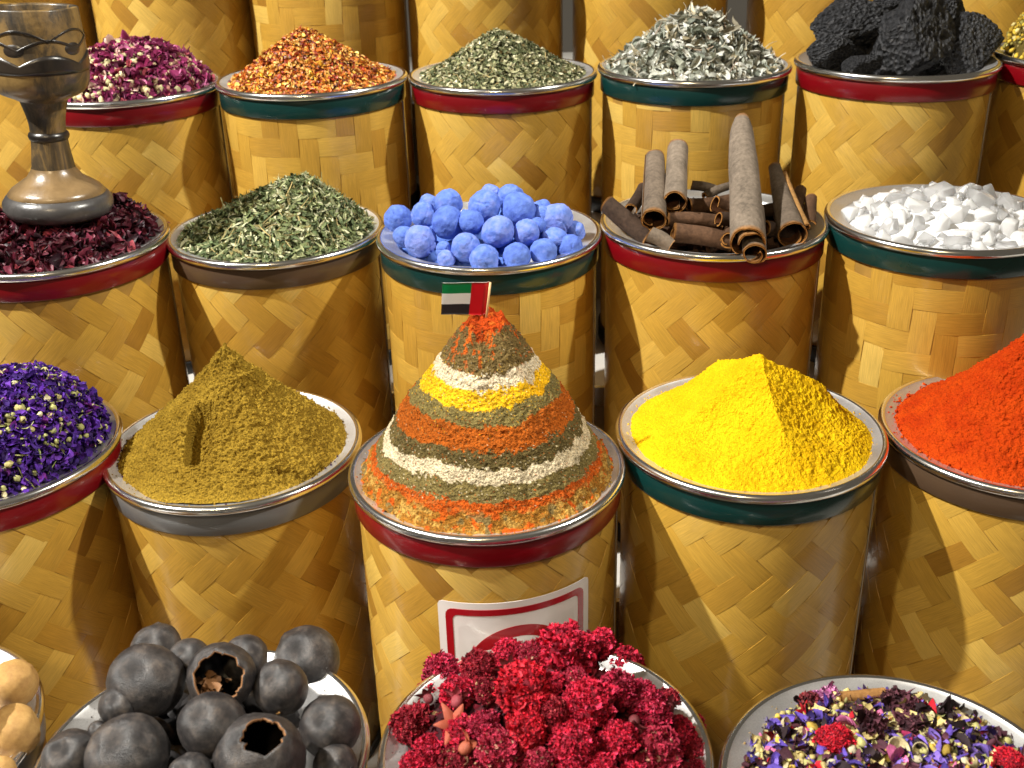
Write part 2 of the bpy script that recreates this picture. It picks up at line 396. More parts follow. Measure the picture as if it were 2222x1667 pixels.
# cumin
ap, H = apex_of('cumin', 485, 742); hp_cumin = Heap('cumin', .0985, ap, H, lambda t: (np.sqrt((1-t)**2+.0006)-.025)*.86+.14*(1-t)**3-.004*smooth(.9, 1, t))
def ex_cumin(V, T, th):
    # scoop mark on the front flank, and a terrace below it
    p = hp_cumin.hit(438, 950); dx, dy = V[:, 0]-p[0], V[:, 1]-p[1]
    a = np.exp(-((dx+.001)/.0125)**4-((dy-.001)/.020)**4)
    cut = -.020*smooth(.3, .5, a)*smooth(.014, -.006, dx-dy*.1)
    q = hp_cumin.hit(450, 1055); lump = .006*np.exp(-(((V[:, 0]-q[0])/.035)**2+((V[:, 1]-q[1])/.016)**2))
    ridge = .004*np.exp(-((np.abs((th+1.05+PI) % (2*PI)-PI))/.18)**2)*smooth(.05, .3, T)*smooth(.95, .5, T)
    return cut+lump+ridge
o_cumin = powder('cumin', 'cumin_mound', 'tall cone of olive brown ground spice with a scoop mark in its front', hp_cumin,
    lambda V, T, th: mixn((.21, .125, .012), (.31, .195, .022), np.clip(.5+.9*fbm(V, 60, 4, seed=2), 0, 1)), 1.0, PW, extra=ex_cumin)
crumbs('crumbs', o_cumin, hp_cumin, 320, .095, .104, .0006, [(.27, .17, .03), (.2, .12, .02), (.05, .02, .06)], PW, 3)
# turmeric pyramid
ap, H = apex_of('turmeric', 1650, 768)
def g_t(t): return .86*(1-t)**1.05+.14*(1-t)**2.5
hp_turm = Heap('turmeric', .0985, ap, H, g_t)
def ex_turm(V, T, th):
    # facets left by a spatula
    d = np.hypot(V[:, 0]-hp_turm.a[0], V[:, 1]-hp_turm.a[1]); m = -9*np.ones(len(V))
    for a in (-128, -40, 168, 62): m = np.maximum(m, np.cos(th-math.radians(a)))
    f = -(m-.86)*d*1.05*smooth(.88, .5, T)
    q = hp_turm.hit(1745, 985); b = .005*np.exp(-(((V[:, 0]-q[0])/.03)**2+((V[:, 1]-q[1])/.018)**2))
    return f+b*smooth(1, .8, T)-.0015*smooth(.02, 0, T)
o_turm = powder('turmeric', 'turmeric_mound', 'bright yellow powder heaped into a flat-sided pyramid', hp_turm,
    lambda V, T, th: mixn((.72, .41, .003), (.80, .51, .006), np.clip(.5+.9*fbm(V, 70, 3, seed=4), 0, 1)), .55, PW2, extra=ex_turm)
crumbs('crumbs', o_turm, hp_turm, 700, .094, .107, .00045, [(.80, .48, .01), (.75, .42, .01)], PW2, 4)
# chilli powder
ap, H = apex_of('chili', 2226, 722); hp_chi = Heap('chili', .0965, ap, H, lambda t: (np.sqrt((1-t)**2+.0004)-.02)*.84+.16*(1-t)**2.4)
def ex_chi(V, T, th):
    d = np.hypot(V[:, 0]-hp_chi.a[0], V[:, 1]-hp_chi.a[1]); m = -9*np.ones(len(V))
    for a in (-150, -60, 40, 130): m = np.maximum(m, np.cos(th-math.radians(a)))
    return -(m-.86)*d*.35*smooth(.9, .5, T)
o_chi = powder('chili', 'chili_mound', 'orange red ground chilli cone at the right frame edge', hp_chi,
    lambda V, T, th: mixn((.44, .035, .002), (.56, .062, .003), np.clip(.5+.9*fbm(V, 80, 3, seed=5), 0, 1)), .8, PW2, extra=ex_chi)
crumbs('crumbs', o_chi, hp_chi, 500, .093, .104, .0008, [(.6, .08, .005), (.45, .04, .004)], PW2, 5)
# striped cone
ap, H = apex_of('stripe', 1056, 680, -.002)
_gt = np.array([0, .06, .12, .18, .28, .365, .44, .565, .686, .70, .773, .887, .94, 1.0]); _gz = np.array([.965, .985, .975, .917, .816, .717, .63, .515, .372, .345, .25, .10, .035, 0])
hp_str = Heap('stripe', .1015, ap, H, lambda t: np.interp(t, _gt, _gz))
def ex_str(V, T, th):
    d = np.hypot(V[:, 0]-hp_str.a[0], V[:, 1]-hp_str.a[1]); k = 11
    fac = np.cos(((th*k/(2*PI)+.15) % 1-.5)*2*PI/k)     # flats pressed by a spatula
    f = -(1-fac)*d*.5*smooth(.12, .3, T)*smooth(.9, .8, T)
    def dent(u, v, r, dep):
        p = hp_str.hit(u, v); q = ((V[:, 0]-p[0])**2+((V[:, 1]-p[1])*1.25)**2+((V[:, 2]-p[2])*.9)**2)/r**2
        return -dep*np.clip(1-q, 0, 1)
    f = f+dent(1046, 738, .0085, .008)+dent(1160, 830, .0105, .009)+dent(1130, 752, .012, .004)
    p = hp_str.hit(1100, 775); f = f+.0035*np.exp(-(((V[:, 0]-p[0])/.010)**2+((V[:, 1]-p[1])/.008)**2))
    rough = smooth(.2, .05, T)+.8*smooth(.36, .28, T)+.5*smooth(.52, .56, T)*smooth(.68, .64, T)+.9*smooth(.9, .96, T)
    return f+rough*fbm(V, 230, 3, seed=8)*.0035
# layer boundaries read on the front line of the cone
_tt = np.linspace(0, 1, 400); _py = hp_str.a[1]+(hp_str.c[1]-hp_str.rb-hp_str.a[1])*_tt; _px = hp_str.a[0]+(hp_str.c[0]-hp_str.a[0])*_tt
_pz = hp_str.z(_px, _py); _pv = np.array([proj((a, b, c))[1] for a, b, c in zip(_px, _py, _pz)])
def t_at(v): return float(np.interp(v, np.maximum.accumulate(_pv), _tt))
LAY = [(722, (.42, .05, .006)), (812, (.145, .098, .034)), (842, (.62, .52, .36)), (884, (.74, .42, .012)), (920, (.175, .135, .045)), (980, (.36, .085, .009)),
       (1018, (.115, .085, .03)), (1052, (.60, .50, .33)), (1092, (.17, .13, .045)), (1118, (.42, .075, .008)), (1300, (.29, .125, .018))]
def col_str(V, T, th):
    cs_ = np.stack([np.cos(th), np.sin(th), 0*th], -1)
    wob = .032*fbm(V, 28, 3, seed=1)+.012*fbm(V, 200, 3, seed=2)+.014*fbm(cs_, 14, 3, seed=4)+.030*fbm(V, 600, 2, seed=3)*smooth(-.2, .5, fbm(V, 40, 2, seed=15))
    r3 = np.random.default_rng(77); wob = wob+.06*r3.normal(size=len(V))*(r3.random(len(V)) < .07)
    zz = T+wob; c = np.zeros((len(V), 3)); prev = 0
    for (v, k) in reversed(LAY): c[:] = np.where((zz < t_at(v))[:, None], k, c)
    # spilled grains
    s1 = fbm(V, 300, 3, seed=6); s2 = fbm(V, 60, 3, seed=7)
    m = (smooth(.25, .33, s1+.4*s2)*smooth(.40, .24, T))[:, None]; c = c*(1-m)+np.array((.50, .10, .012))*m
    m = (smooth(.12, .3, s1+s2*.8)*smooth(.86, .92, T))[:, None]; c = c*(1-m)+np.array((.45, .26, .06))*m
    m = (smooth(.2, .36, fbm(V, 200, 3, seed=12))*smooth(.84, .92, T))[:, None]; c = c*(1-m)+np.array((.62, .10, .01))*m
    m = (smooth(.28, .4, fbm(V, 150, 3, seed=13))*smooth(.84, .92, T))[:, None]; c = c*(1-m)+np.array((.20, .14, .05))*m
    c = c*(1+.35*fbm(V, 90, 4, seed=21)+.18*fbm(V, 500, 2, seed=22))[:, None]
    return np.clip(c, 0, .9)
o_str = powder('stripe', 'striped_spice_cone', 'tall layered cone of orange, olive, white and yellow ground spices', hp_str, col_str, .55, PW, 260, 620, extra=ex_str)
crumbs('crumbs', o_str, hp_str, 520, .096, .107, .0007, [(.45, .2, .03), (.5, .1, .01), (.15, .1, .04), (.3, .2, .05)], PW, 6)

# ---- paper flag on the cone
fb = hp_str.z(hp_str.a[0], hp_str.a[1])
fl = bpy.data.objects.new('paper_flag', None); COL.objects.link(fl)
pb = pix(1055, 694, hp_str.a[1]-.004); pt = pix(1064, 612, hp_str.a[1]-.004); fl.location = tuple(pb)
tag(fl, 'small green, white, black and red paper flag stuck in the striped cone', 'flag')
ax = (pt-pb); Lp = np.linalg.norm(ax)
def tube(P, r, seg=8, cap=True):
    P = np.asarray(P, float); n = len(P); r = np.broadcast_to(r, (n,)); V = []
    for i in range(n):
        d = P[min(i+1, n-1)]-P[max(i-1, 0)]; d = d/np.linalg.norm(d); q = np.array([1.0, 0, 0]) if abs(d[0]) < .8 else np.array([0, 1.0, 0])
        a = np.cross(d, q); a /= np.linalg.norm(a); b = np.cross(d, a)
        for k in range(seg): V.append(P[i]+r[i]*(math.cos(k/seg*2*PI)*a+math.sin(k/seg*2*PI)*b))
    F = [grid_faces(n, seg, True)]
    if cap: V += [P[0], P[-1]]; m = n*seg; j = np.arange(seg); F += [np.stack([np.full(seg, m), (j+1) % seg, j], -1), np.stack([np.full(seg, m+1), (n-1)*seg+j, (n-1)*seg+(j+1) % seg], -1)]
    return np.array(V), F
V, F = tube([-ax*.25, ax*.5, ax*.985], .00085, 10)
link('pole', mesh_np('pole', V, F, [plain('flag_stick', (.62, .42, .2), .5)]), fl)
fmats = [plain('flag_green', (.0, .17, .045), .35), plain('flag_white', (.72, .70, .68), .35), plain('flag_black', (.02, .016, .018), .35), plain('flag_red', (.56, .004, .010), .35), plain('paper_edge', (.8, .78, .75), .6)]
tl, bl = pix(960, 614, hp_str.a[1]-.010)-pb, pix(957, 682, hp_str.a[1]-.010)-pb
tr, br = pix(1062, 613, hp_str.a[1]-.0035)-pb, pix(1053, 684, hp_str.a[1]-.0035)-pb
nu, nv = 25, 16; V = []; uvp = []
for side in (0, 1):
    for a in range(nu):
        for b in range(nv):
            x, y = a/(nu-1), b/(nv-1)
            p = (tl*(1-x)+tr*x)*(1-y)+(bl*(1-x)+br*x)*y
            p = p+np.array([0, -1, 0])*(.0008*math.sin(x*7+y*1.5)*(1-x) - (.0011 if x > .93 else 0)+side*-.0004)
            V.append(p); uvp.append((x, y))
F = []; mi = []
for side in (0, 1):
    for a in range(nu-1):
        for b in range(nv-1):
            q = side*nu*nv+a*nv+b; f = (q, q+1, q+nv+1, q+nv); F.append(f if side else f[::-1])
            x, y = (a+.5)/(nu-1), (b+.5)/(nv-1); mi.append(3 if x > .625 else (0 if y < .334 else 1 if y < .667 else 2))
ed = [a*nv for a in range(nu)]+[(nu-1)*nv+b for b in range(1, nv)]+[a*nv+nv-1 for a in range(nu-2, -1, -1)]+[b for b in range(nv-2, 0, -1)]
for k in range(len(ed)):
    a, b = ed[k], ed[(k+1) % len(ed)]; F.append((a, b, b+nu*nv, a+nu*nv)); mi.append(4)
link('flag_sheet', mesh_np('flag_sheet', V, [F], fmats, mi), fl)

# ---- heaps of leaves, petals, flakes: uncountable, one object each
def frames(N, tilt, rs):
    n = len(N); M_ = N+tilt[:, None]*rs.normal(size=(n, 3)); M_ /= np.linalg.norm(M_, axis=1, keepdims=True)
    q = rs.normal(size=(n, 3)); T = np.cross(M_, q); T /= np.linalg.norm(T, axis=1, keepdims=True)
    return T, np.cross(M_, T), M_
def leaves(P, N, L, W, curl, cup, twist, tilt, rs, ns=5, nw=3, power=.7, tipw=0.0, wave=0):
    n = len(P); s = np.linspace(-.5, .5, ns); v = np.linspace(-1, 1, nw); Sg, Vg = [a.ravel() for a in np.meshgrid(s, v, indexing='ij')]
    wp = np.maximum(np.sin(PI*np.clip(Sg+.5, 0.02, .98))**power, tipw)
    k = np.where(np.abs(curl) < .05, .05, curl)[:, None]
    x = L[:, None]*np.sin(k*Sg)/k; z = L[:, None]*(1-np.cos(k*Sg))/k; y = W[:, None]*.5*wp*Vg
    z2 = cup[:, None]*W[:, None]*(Vg**2)*.5*wp
    if wave: z2 = z2+wave*W[:, None]*rs.normal(size=(n, len(Sg)))*np.abs(Vg)
    tw = twist[:, None]*Sg; y, zz = y*np.cos(tw)-z2*np.sin(tw), y*np.sin(tw)+z2*np.cos(tw)
    T, B, M_ = frames(N, tilt, rs)
    V = P[:, None]+x[..., None]*T[:, None]+y[..., None]*B[:, None]+(z+zz)[..., None]*M_[:, None]
    K = ns*nw; F = (grid_faces(ns, nw)[None]+(np.arange(n)*K)[:, None, None]).reshape(-1, 4)
    return V.reshape(-1, 3), F, K
def blobs(P, N, size, aniso, rs, sub=1, tilt=1.0):
    n = len(P); V0, F0 = ico(sub); T, B, M_ = frames(N, np.full(n, tilt), rs)
    sc = size[:, None, None]*V0[None]*np.array(aniso)*(1+.25*rs.normal(size=(n, len(V0), 1))*.5)
    V = P[:, None]+sc[..., 0:1]*T[:, None]+sc[..., 1:2]*B[:, None]+sc[..., 2:3]*M_[:, None]
    return V.reshape(-1, 3), (F0[None]+(np.arange(n)*len(V0))[:, None, None]).reshape(-1, 3), len(V0)
def sample(heap, n, rs, front=True, depth=.004, tmax=1.0):
    th = rs.random(n)*2*PI; t = np.sqrt(rs.random(n))*tmax
    bx, by = heap.c[0]+heap.rb*np.cos(th), heap.c[1]+heap.rb*np.sin(th)
    x, y = heap.a[0]+(bx-heap.a[0])*t, heap.a[1]+(by-heap.a[1])*t
    N = heap.nrm(x, y); P = np.stack([x, y, heap.z(x, y)], -1)+N*((rs.random(n)-.65)*depth)[:, None]
    return P, N
def pal(cols, n, rs, jit=.18):
    c = np.array([k[0] for k in cols], float); w_ = np.array([k[1] for k in cols], float); i = rs.choice(len(c), n, p=w_/w_.sum())
    return np.clip(c[i]*np.exp(jit*rs.normal(size=(n, 1))), 0, .95)
class Stuff:
    def __init__(s): s.V, s.F, s.C, s.n = [], [], [], 0
    def add(s, VFK, col, vjit=.12, rs=rng):
        V, F, K = VFK; s.V.append(V); s.F.append(F+s.n); c = np.repeat(col, K, 0)*np.exp(vjit*rs.normal(size=(len(V), 1))); s.C.append(np.clip(c, 0, .95)); s.n += len(V)
    def grid(s, V, F, col): s.V.append(V); s.F.append(F+s.n); s.C.append(np.tile(np.array(col, float), (len(V), 1))); s.n += len(V)
    def build(s, name, heap, mat, label, cat, group=None):
        o3 = np.array([heap.c[0], heap.c[1], heap.zb])
        o = link(name, mesh_np(name, np.concatenate(s.V)-o3, s.F, [mat], col=np.concatenate(s.C)), None, tuple(o3))
        return tag(o, label, cat, group, 'stuff')
HB = 'heaps of dried herbs and petals'
LF = colmat('dried_leaf', .75, .35, 700, .2, .25)
def base(st, heap, col, inset=.004):
    V, T = heap.mound(40, 90, inset); V += fbm(V, 120, 3)[:, None]*np.array([0, 0, .003]); st.grid(V, grid_faces(40, 90, True), col)
def U(rs, n, a, b): return a+(b-a)*rs.random(n)

# nearer green herb (curled narrow leaves)
def bump(t, p=1.25): return (1-t**p)**1.15
ap, H = apex_of('herb', 655, 378); hp = Heap('herb', .0965, ap, H-.002, lambda t: .70*(1-t)+.30*np.cos(t*PI/2)**1.3); rs = np.random.default_rng(21); st = Stuff()
base(st, hp, (.05, .055, .018)); n = 7500; P, N = sample(hp, n, rs, depth=.008)
gp = [((.17, .205, .085), 4), ((.10, .135, .06), 4), ((.28, .30, .15), 3.5), ((.50, .50, .32), 3), ((.055, .07, .028), 2.5), ((.26, .22, .09), .8)]
st.add(leaves(P, N, U(rs, n, .007, .017), U(rs, n, .0016, .0042), rs.normal(0, 2.0, n), rs.normal(.4, .6, n), rs.normal(0, 1.6, n), U(rs, n, .15, .8), rs, 6, 3), pal(gp, n, rs))
n = 160; P, N = sample(hp, n, rs, depth=.002); P += N*.002
st.add(leaves(P, N, U(rs, n, .018, .035), U(rs, n, .0007, .0012), rs.normal(0, .8, n), np.ones(n), rs.normal(0, 1, n), U(rs, n, .1, .3), rs, 6, 3, tipw=.8), pal([((.38, .30, .13), 2), ((.26, .25, .10), 1)], n, rs))
st.build('dried_herb_heap', hp, LF, 'heap of curled green dried herb leaves beside the blue balls', 'dried herbs', HB)
# farther crumbled herb
ap, H = apex_of('oregano', 1082, 66); hp = Heap('oregano', .0945, ap, H, lambda t: .62*(1-t)+.38*np.cos(t*PI/2)**2); rs = np.random.default_rng(22); st = Stuff()
base(st, hp, (.055, .05, .018)); n = 8500; P, N = sample(hp, n, rs, depth=.006)
gp = [((.21, .215, .105), 4), ((.12, .14, .065), 3.5), ((.38, .37, .21), 3.2), ((.56, .53, .35), 2.8), ((.06, .07, .03), 2.5), ((.28, .21, .09), .8)]
st.add(leaves(P, N, U(rs, n, .0035, .0085), U(rs, n, .0018, .0042), rs.normal(0, 1.3, n), rs.normal(.3, .6, n), rs.normal(0, .9, n), U(rs, n, .2, .9), rs, 4, 3, tipw=.3), pal(gp, n, rs))
n = 90; P, N = sample(hp, n, rs, depth=.002)
st.add(leaves(P+N*.002, N, U(rs, n, .01, .02), U(rs, n, .0006, .001), rs.normal(0, .6, n), np.ones(n), rs.normal(0, 1, n), U(rs, n, .2, .7), rs, 5, 3, tipw=.8), pal([((.40, .32, .15), 1)], n, rs))
st.build('crumbled_herb_heap', hp, LF, 'heap of crumbled green herb left of the grey white leaves', 'dried herbs', HB)
# grey white leaves
ap, H = apex_of('sage', 1512, 30); hp = Heap('sage', .0955, ap, H, lambda t: .55*(1-t)+.45*np.cos(t*PI/2)**1.2); rs = np.random.default_rng(23); st = Stuff()
base(st, hp, (.07, .07, .05)); n = 2600; P, N = sample(hp, n, rs, depth=.010)
gp = [((.50, .51, .45), 4), ((.36, .38, .32), 3.5), ((.66, .66, .60), 3.5), ((.19, .21, .17), 2.5), ((.36, .31, .20), 1.2)]
st.add(leaves(P, N, U(rs, n, .010, .024), U(rs, n, .004, .0085), rs.normal(0, 2.3, n), rs.normal(.8, .8, n), rs.normal(0, 1.6, n), U(rs, n, .25, 1.0), rs, 7, 3), pal(gp, n, rs))
n = 130; P, N = sample(hp, n, rs, depth=.004)
st.add(leaves(P+N*.003, N, U(rs, n, .02, .045), U(rs, n, .001, .002), rs.normal(0, 2, n), np.ones(n), rs.normal(0, 1, n), U(rs, n, .2, .8), rs, 9, 3, tipw=.8), pal([((.46, .42, .32), 2), ((.40, .30, .22), 1)], n, rs))
n = 34; P, N = sample(hp, n, rs, depth=.002, tmax=.45)
st.add(leaves(P+N*.008, N, U(rs, n, .018, .032), U(rs, n, .003, .007), rs.normal(0, 2.5, n), rs.normal(1, .5, n), rs.normal(0, 2, n), U(rs, n, .9, 1.6), rs, 8, 3, tipw=.3), pal([((.52, .52, .45), 2), ((.44, .40, .30), 1)], n, rs))
st.build('grey_leaf_heap', hp, LF, 'loose heap of curled grey white dried leaves and stems', 'dried herbs', HB)
# chilli flakes
FLK = colmat('chilli_flake', .42, .3, 600, .25, .5)
ap, H = apex_of('flake', 655, 62); hp = Heap('flake', .0945, ap, H, lambda t: .72*(1-t)+.28*np.cos(t*PI/2)**2); rs = np.random.default_rng(24); st = Stuff()
base(st, hp, (.10, .03, .008)); n = 8000; P, N = sample(hp, n, rs, depth=.006)
gp = [((.62, .24, .035), 4), ((.50, .12, .015), 4), ((.30, .035, .010), 3), ((.72, .42, .10), 2.6), ((.13, .02, .008), 1.6), ((.66, .34, .03), 2)]
st.add(leaves(P, N, U(rs, n, .003, .0075), U(rs, n, .002, .0048), rs.normal(0, 1.6, n), rs.normal(.3, .8, n), rs.normal(0, .9, n), U(rs, n, .2, .9), rs, 4, 3, tipw=.35), pal(gp, n, rs))
n = 900; P, N = sample(hp, n, rs, depth=.003); st.add(blobs(P, N, U(rs, n, .0006, .0012), (1, .9, .4), rs), pal([((.78, .55, .20), 1)], n, rs))
st.build('chilli_flake_heap', hp, FLK, 'heap of orange and red chilli flakes with pale seeds', 'chilli flakes', HB)
# rose buds and petals
ap, H = apex_of('rose', 290, 92); hp = Heap('rose', .0945, ap, H-.002, lambda t: np.cos(t*PI/2)**.75); rs = np.random.default_rng(25); st = Stuff()
base(st, hp, (.06, .008, .03)); n = 4200; P, N = sample(hp, n, rs, depth=.009)
gp = [((.28, .030, .12), 4), ((.16, .012, .06), 4), ((.42, .12, .24), 2.2), ((.09, .010, .035), 2.4), ((.55, .36, .30), 1.4), ((.30, .05, .07), 1.6)]
st.add(leaves(P, N, U(rs, n, .007, .014), U(rs, n, .005, .010), rs.normal(0, 1.9, n), rs.normal(.8, .8, n), rs.normal(0, .8, n), U(rs, n, .3, 1.1), rs, 5, 3, power=.5, wave=.08), pal(gp, n, rs))
n = 480; P, N = sample(hp, n, rs, depth=.003); st.add(blobs(P+N*.002, N, U(rs, n, .0025, .0045), (1.3, .9, .9), rs, 1), pal([((.62, .50, .30), 2), ((.46, .42, .22), 2), ((.55, .25, .22), 1)], n, rs))
st.build('rose_bud_heap', hp, LF, 'heap of dried pink magenta rose buds and petals', 'dried roses', HB)
# purple flowers
ap, H = apex_of('purple', 60, 815); hp = Heap('purple', .0965, ap, H-.002, lambda t: np.cos(t*PI/2)**.7); rs = np.random.default_rng(26); st = Stuff()
base(st, hp, (.012, .004, .035)); n = 8000; P, N = sample(hp, n, rs, depth=.008)
gp = [((.075, .018, .26), 4), ((.040, .012, .15), 4), ((.14, .04, .38), 2.5), ((.022, .008, .07), 2), ((.15, .02, .22), 1)]
st.add(leaves(P, N, U(rs, n, .005, .012), U(rs, n, .003, .006), rs.normal(0, 2.2, n), rs.normal(.5, .9, n), rs.normal(0, 1.4, n), U(rs, n, .3, 1.1), rs, 5, 3, wave=.12), pal(gp, n, rs))
n = 420; P, N = sample(hp, n, rs, depth=.003); st.add(blobs(P+N*.001, N, U(rs, n, .0018, .0034), (1.1, 1, .9), rs, 2), pal([((.50, .44, .18), 2), ((.36, .36, .14), 2), ((.58, .52, .32), 1)], n, rs))
n = 200; P, N = sample(hp, n, rs, depth=.003); st.add(leaves(P+N*.002, N, U(rs, n, .008, .018), U(rs, n, .0008, .002), rs.normal(0, 1.5, n), np.ones(n), rs.normal(0, 1, n), U(rs, n, .2, .7), rs, 5, 3, tipw=.5), pal([((.36, .36, .14), 2), ((.22, .25, .09), 1)], n, rs))
st.build('purple_flower_heap', hp, LF, 'heap of deep purple dried blossoms with small cream buds', 'dried flowers', HB)
# hibiscus
ap, H = apex_of('hibiscus', 150, 452); hp_hib = hp = Heap('hibiscus', .0955, ap, max(H, .02), lambda t: np.cos(t*PI/2)**.8); rs = np.random.default_rng(27); st = Stuff()
base(st, hp, (.018, .003, .006)); n = 2600; P, N = sample(hp, n, rs, depth=.010)
gp = [((.085, .010, .022), 4), ((.045, .006, .014), 4), ((.16, .022, .045), 2.5), ((.020, .004, .010), 2), ((.24, .035, .05), .8)]
st.add(leaves(P, N, U(rs, n, .011, .024), U(rs, n, .004, .009), rs.normal(0, 2.4, n), rs.normal(.7, .9, n), rs.normal(0, 2, n), U(rs, n, .3, 1.1), rs, 8, 3, wave=.06), pal(gp, n, rs))
n = 140; th = rs.random(n)*2*PI; rr = .055+.03*rs.random(n); P = np.stack([hp.c[0]+rr*np.cos(th), hp.c[1]+rr*np.sin(th), 0*th], -1); P[:, 2] = hp.z(P[:, 0], P[:, 1])+.002; N = hp.nrm(P[:, 0], P[:, 1])
st.add(leaves(P, N, U(rs, n, .014, .028), U(rs, n, .003, .007), rs.normal(0, 3, n), rs.normal(1, .8, n), rs.normal(0, 2, n), U(rs, n, .6, 1.4), rs, 9, 3), pal(gp, n, rs))
q = hp.hit(268, 452); P = q+rs.normal(0, 1, (120, 3))*np.array([.010, .012, 0]); P[:, 2] = hp.z(P[:, 0], P[:, 1])+rs.random(120)*.012*np.exp(-((P[:, 0]-q[0])/.012)**2)+.001
st.add(leaves(P, np.tile((0, 0, 1.), (120, 1)), U(rs, 120, .013, .026), U(rs, 120, .004, .008), rs.normal(0, 2.6, 120), rs.normal(.8, .8, 120), rs.normal(0, 2, 120), U(rs, 120, .5, 1.4), rs, 9, 3), pal(gp, 120, rs))
HIB = colmat('hibiscus', .5, .4, 500, .3, .4)
st.build('hibiscus_heap', hp, HIB, 'heap of dark red dried hibiscus under the wooden goblet', 'dried hibiscus', HB)
# yellow blossoms, upper right corner
hp = Heap('yellow', .0955, None, .085, lambda t: np.cos(t*PI/2)**.6); rs = np.random.default_rng(28); st = Stuff()
base(st, hp, (.10, .07, .012)); n = 4500; P, N = sample(hp, n, rs, depth=.010)
st.add(blobs(P, N, U(rs, n, .0016, .0034), (1.2, .9, .8), rs, 1), pal([((.60, .42, .05), 4), ((.46, .30, .03), 3), ((.66, .55, .22), 2), ((.28, .24, .06), 1.5)], n, rs))
n = 900; P, N = sample(hp, n, rs, depth=.006); st.add(leaves(P, N, U(rs, n, .005, .014), U(rs, n, .001, .002), rs.normal(0, 1.5, n), np.ones(n), rs.normal(0, 1, n), U(rs, n, .5, 1.3), rs, 5, 3), pal([((.42, .40, .16), 2), ((.55, .45, .2), 1)], n, rs))
st.build('yellow_blossom_heap', hp, LF, 'heap of small yellow dried blossoms at the upper right corner', 'dried flowers', HB)

# ------------------------------------------------------------------ single things
def crop(l, ox, oy, s): return [((a[0]/s+ox), (a[1]/s+oy))+tuple(q/s if isinstance(q, (int, float)) else q for q in a[2:]) for a in l]
def lump(name, sub, seed, amp, freq, aniso=(1, 1, 1), extra=None, mats=(), sm=True, col=None):
    V, F = ico(sub); N = V.copy(); d = fbm(V+seed*3.7, freq, 4, seed=seed)*amp
    V = V*(1+d)[:, None]
    if extra: V = extra(V, N)
    V = V*np.array(aniso)
    return mesh_np(name, V, [F], mats, sm=sm, col=None if col is None else col(V, N))
# ---- blue balls
m, nt, b = newmat('indigo_chalk'); L = nt.links
tc = nd(nt, 'ShaderNodeTexCoord'); oi = nd(nt, 'ShaderNodeObjectInfo'); n1 = nd(nt, 'ShaderNodeTexNoise'); n1.inputs['Scale'].default_value = 2.2; n1.inputs['Detail'].default_value = 6
L.new(tc.outputs['Object'], n1.inputs['Vector'])
mixv = nd(nt, 'ShaderNodeMath', operation='MULTIPLY_ADD'); mixv.inputs[1].default_value = .35; L.new(oi.outputs['Random'], mixv.inputs[0]); L.new(n1.outputs['Fac'], mixv.inputs[2])
r = ramp(nt, [(.35, (.075, .13, .50)), (.65, (.115, .20, .60)), (.95, (.22, .28, .70))]); L.new(mixv.outputs[0], r.inputs['Fac']); L.new(r.outputs['Color'], b.inputs['Base Color'])
b.inputs['Roughness'].default_value = .85; b.inputs['Specular IOR Level'].default_value = .15
n2 = nd(nt, 'ShaderNodeTexNoise'); n2.inputs['Scale'].default_value = 14; n2.inputs['Detail'].default_value = 5; L.new(tc.outputs['Object'], n2.inputs['Vector'])
bp = nd(nt, 'ShaderNodeBump'); bp.inputs['Strength'].default_value = .18; bp.inputs['Distance'].default_value = .02; L.new(n2.outputs['Fac'], bp.inputs['Height']); L.new(bp.outputs['Normal'], b.inputs['Normal'])
MT['blue'] = m
def crack(seed):
    rs = np.random.default_rng(seed); ax_ = [rs.normal(size=3) for _ in range(3)]
    def f(V, N):
        for k, a in enumerate(ax_):
            a = a/np.linalg.norm(a); d = np.abs((N+.25*np.stack([fbm(N, 2.5, 2, seed=seed+j) for j in range(3)], -1))@a); near = smooth(.1, .5, fbm(N, 1.3, 2, seed=seed+k+5))
            V = V*(1-.11*np.exp(-(d/.03)**2)*near+.012*fbm(N, 9, 3, seed=seed))[:, None]
        for k in range(2):                      # flattened by the hands that rolled it
            a = rs.normal(size=3); a /= np.linalg.norm(a); h = V@a; V = V-np.maximum(h-.88, 0)[:, None]*a*.8
        return V
    return f
BB = [lump('blue_ball', 5, s_, .13, 1.3, (1, 1, .93), crack(s_), [MT['blue']]) for s_ in range(6)]
c = DR_['blue']['c']; hp_b = Heap('blue', .098, None, .040, lambda t: np.cos(t*PI/2)**.8, zb=-.004)
balls = crop([(330,1270,88,'at the far left, hanging highest over the left rim'), (368,1375,68,'low at the left, tucked behind a bigger front ball'), (480,1250,76,'second from the left in the upper left'),
 (462,1400,95,'large and round at the front left'), (622,1292,100,'large and round left of the middle with a cracked top'), (512,1185,60,'half hidden at the back left'),
 (625,1180,85,'at the back left with a rough cracked crown'), (870,1128,62,'small at the very back beside the topmost one'), (985,1148,80,'topmost, at the back of the heap'),
 (835,1200,95,'large, in the middle of the back row'), (1032,1218,102,'largest, right of the middle with cracks on its left'), (757,1290,76,'in the middle behind two larger ones'),
 (725,1440,92,'in front, left of the middle and in shade'), (598,1452,50,'tiny wedged piece at the front left'), (612,1505,56,'small and lowest at the front left'),
 (912,1345,97,'large in the very middle of the heap'), (835,1512,92,'cut by the front rim, left of the middle'), (1078,1352,80,'right of the middle ball in the centre row'),
 (1020,1492,85,'at the front rim just right of the middle'), (1165,1210,56,'half hidden at the back right'), (1168,1250,58,'behind the large right hand one'),
 (1250,1278,98,'large, at the right and high'), (1175,1465,80,'at the front right by the rim'), (1242,1372,68,'flattened and broken at the right'),
 (1330,1432,76,'at the right rim below the flat one'), (1362,1340,60,'last on the right edge'), (1140,1312,52,'small, wedged between the centre and right')], 740, 0, 2.676)
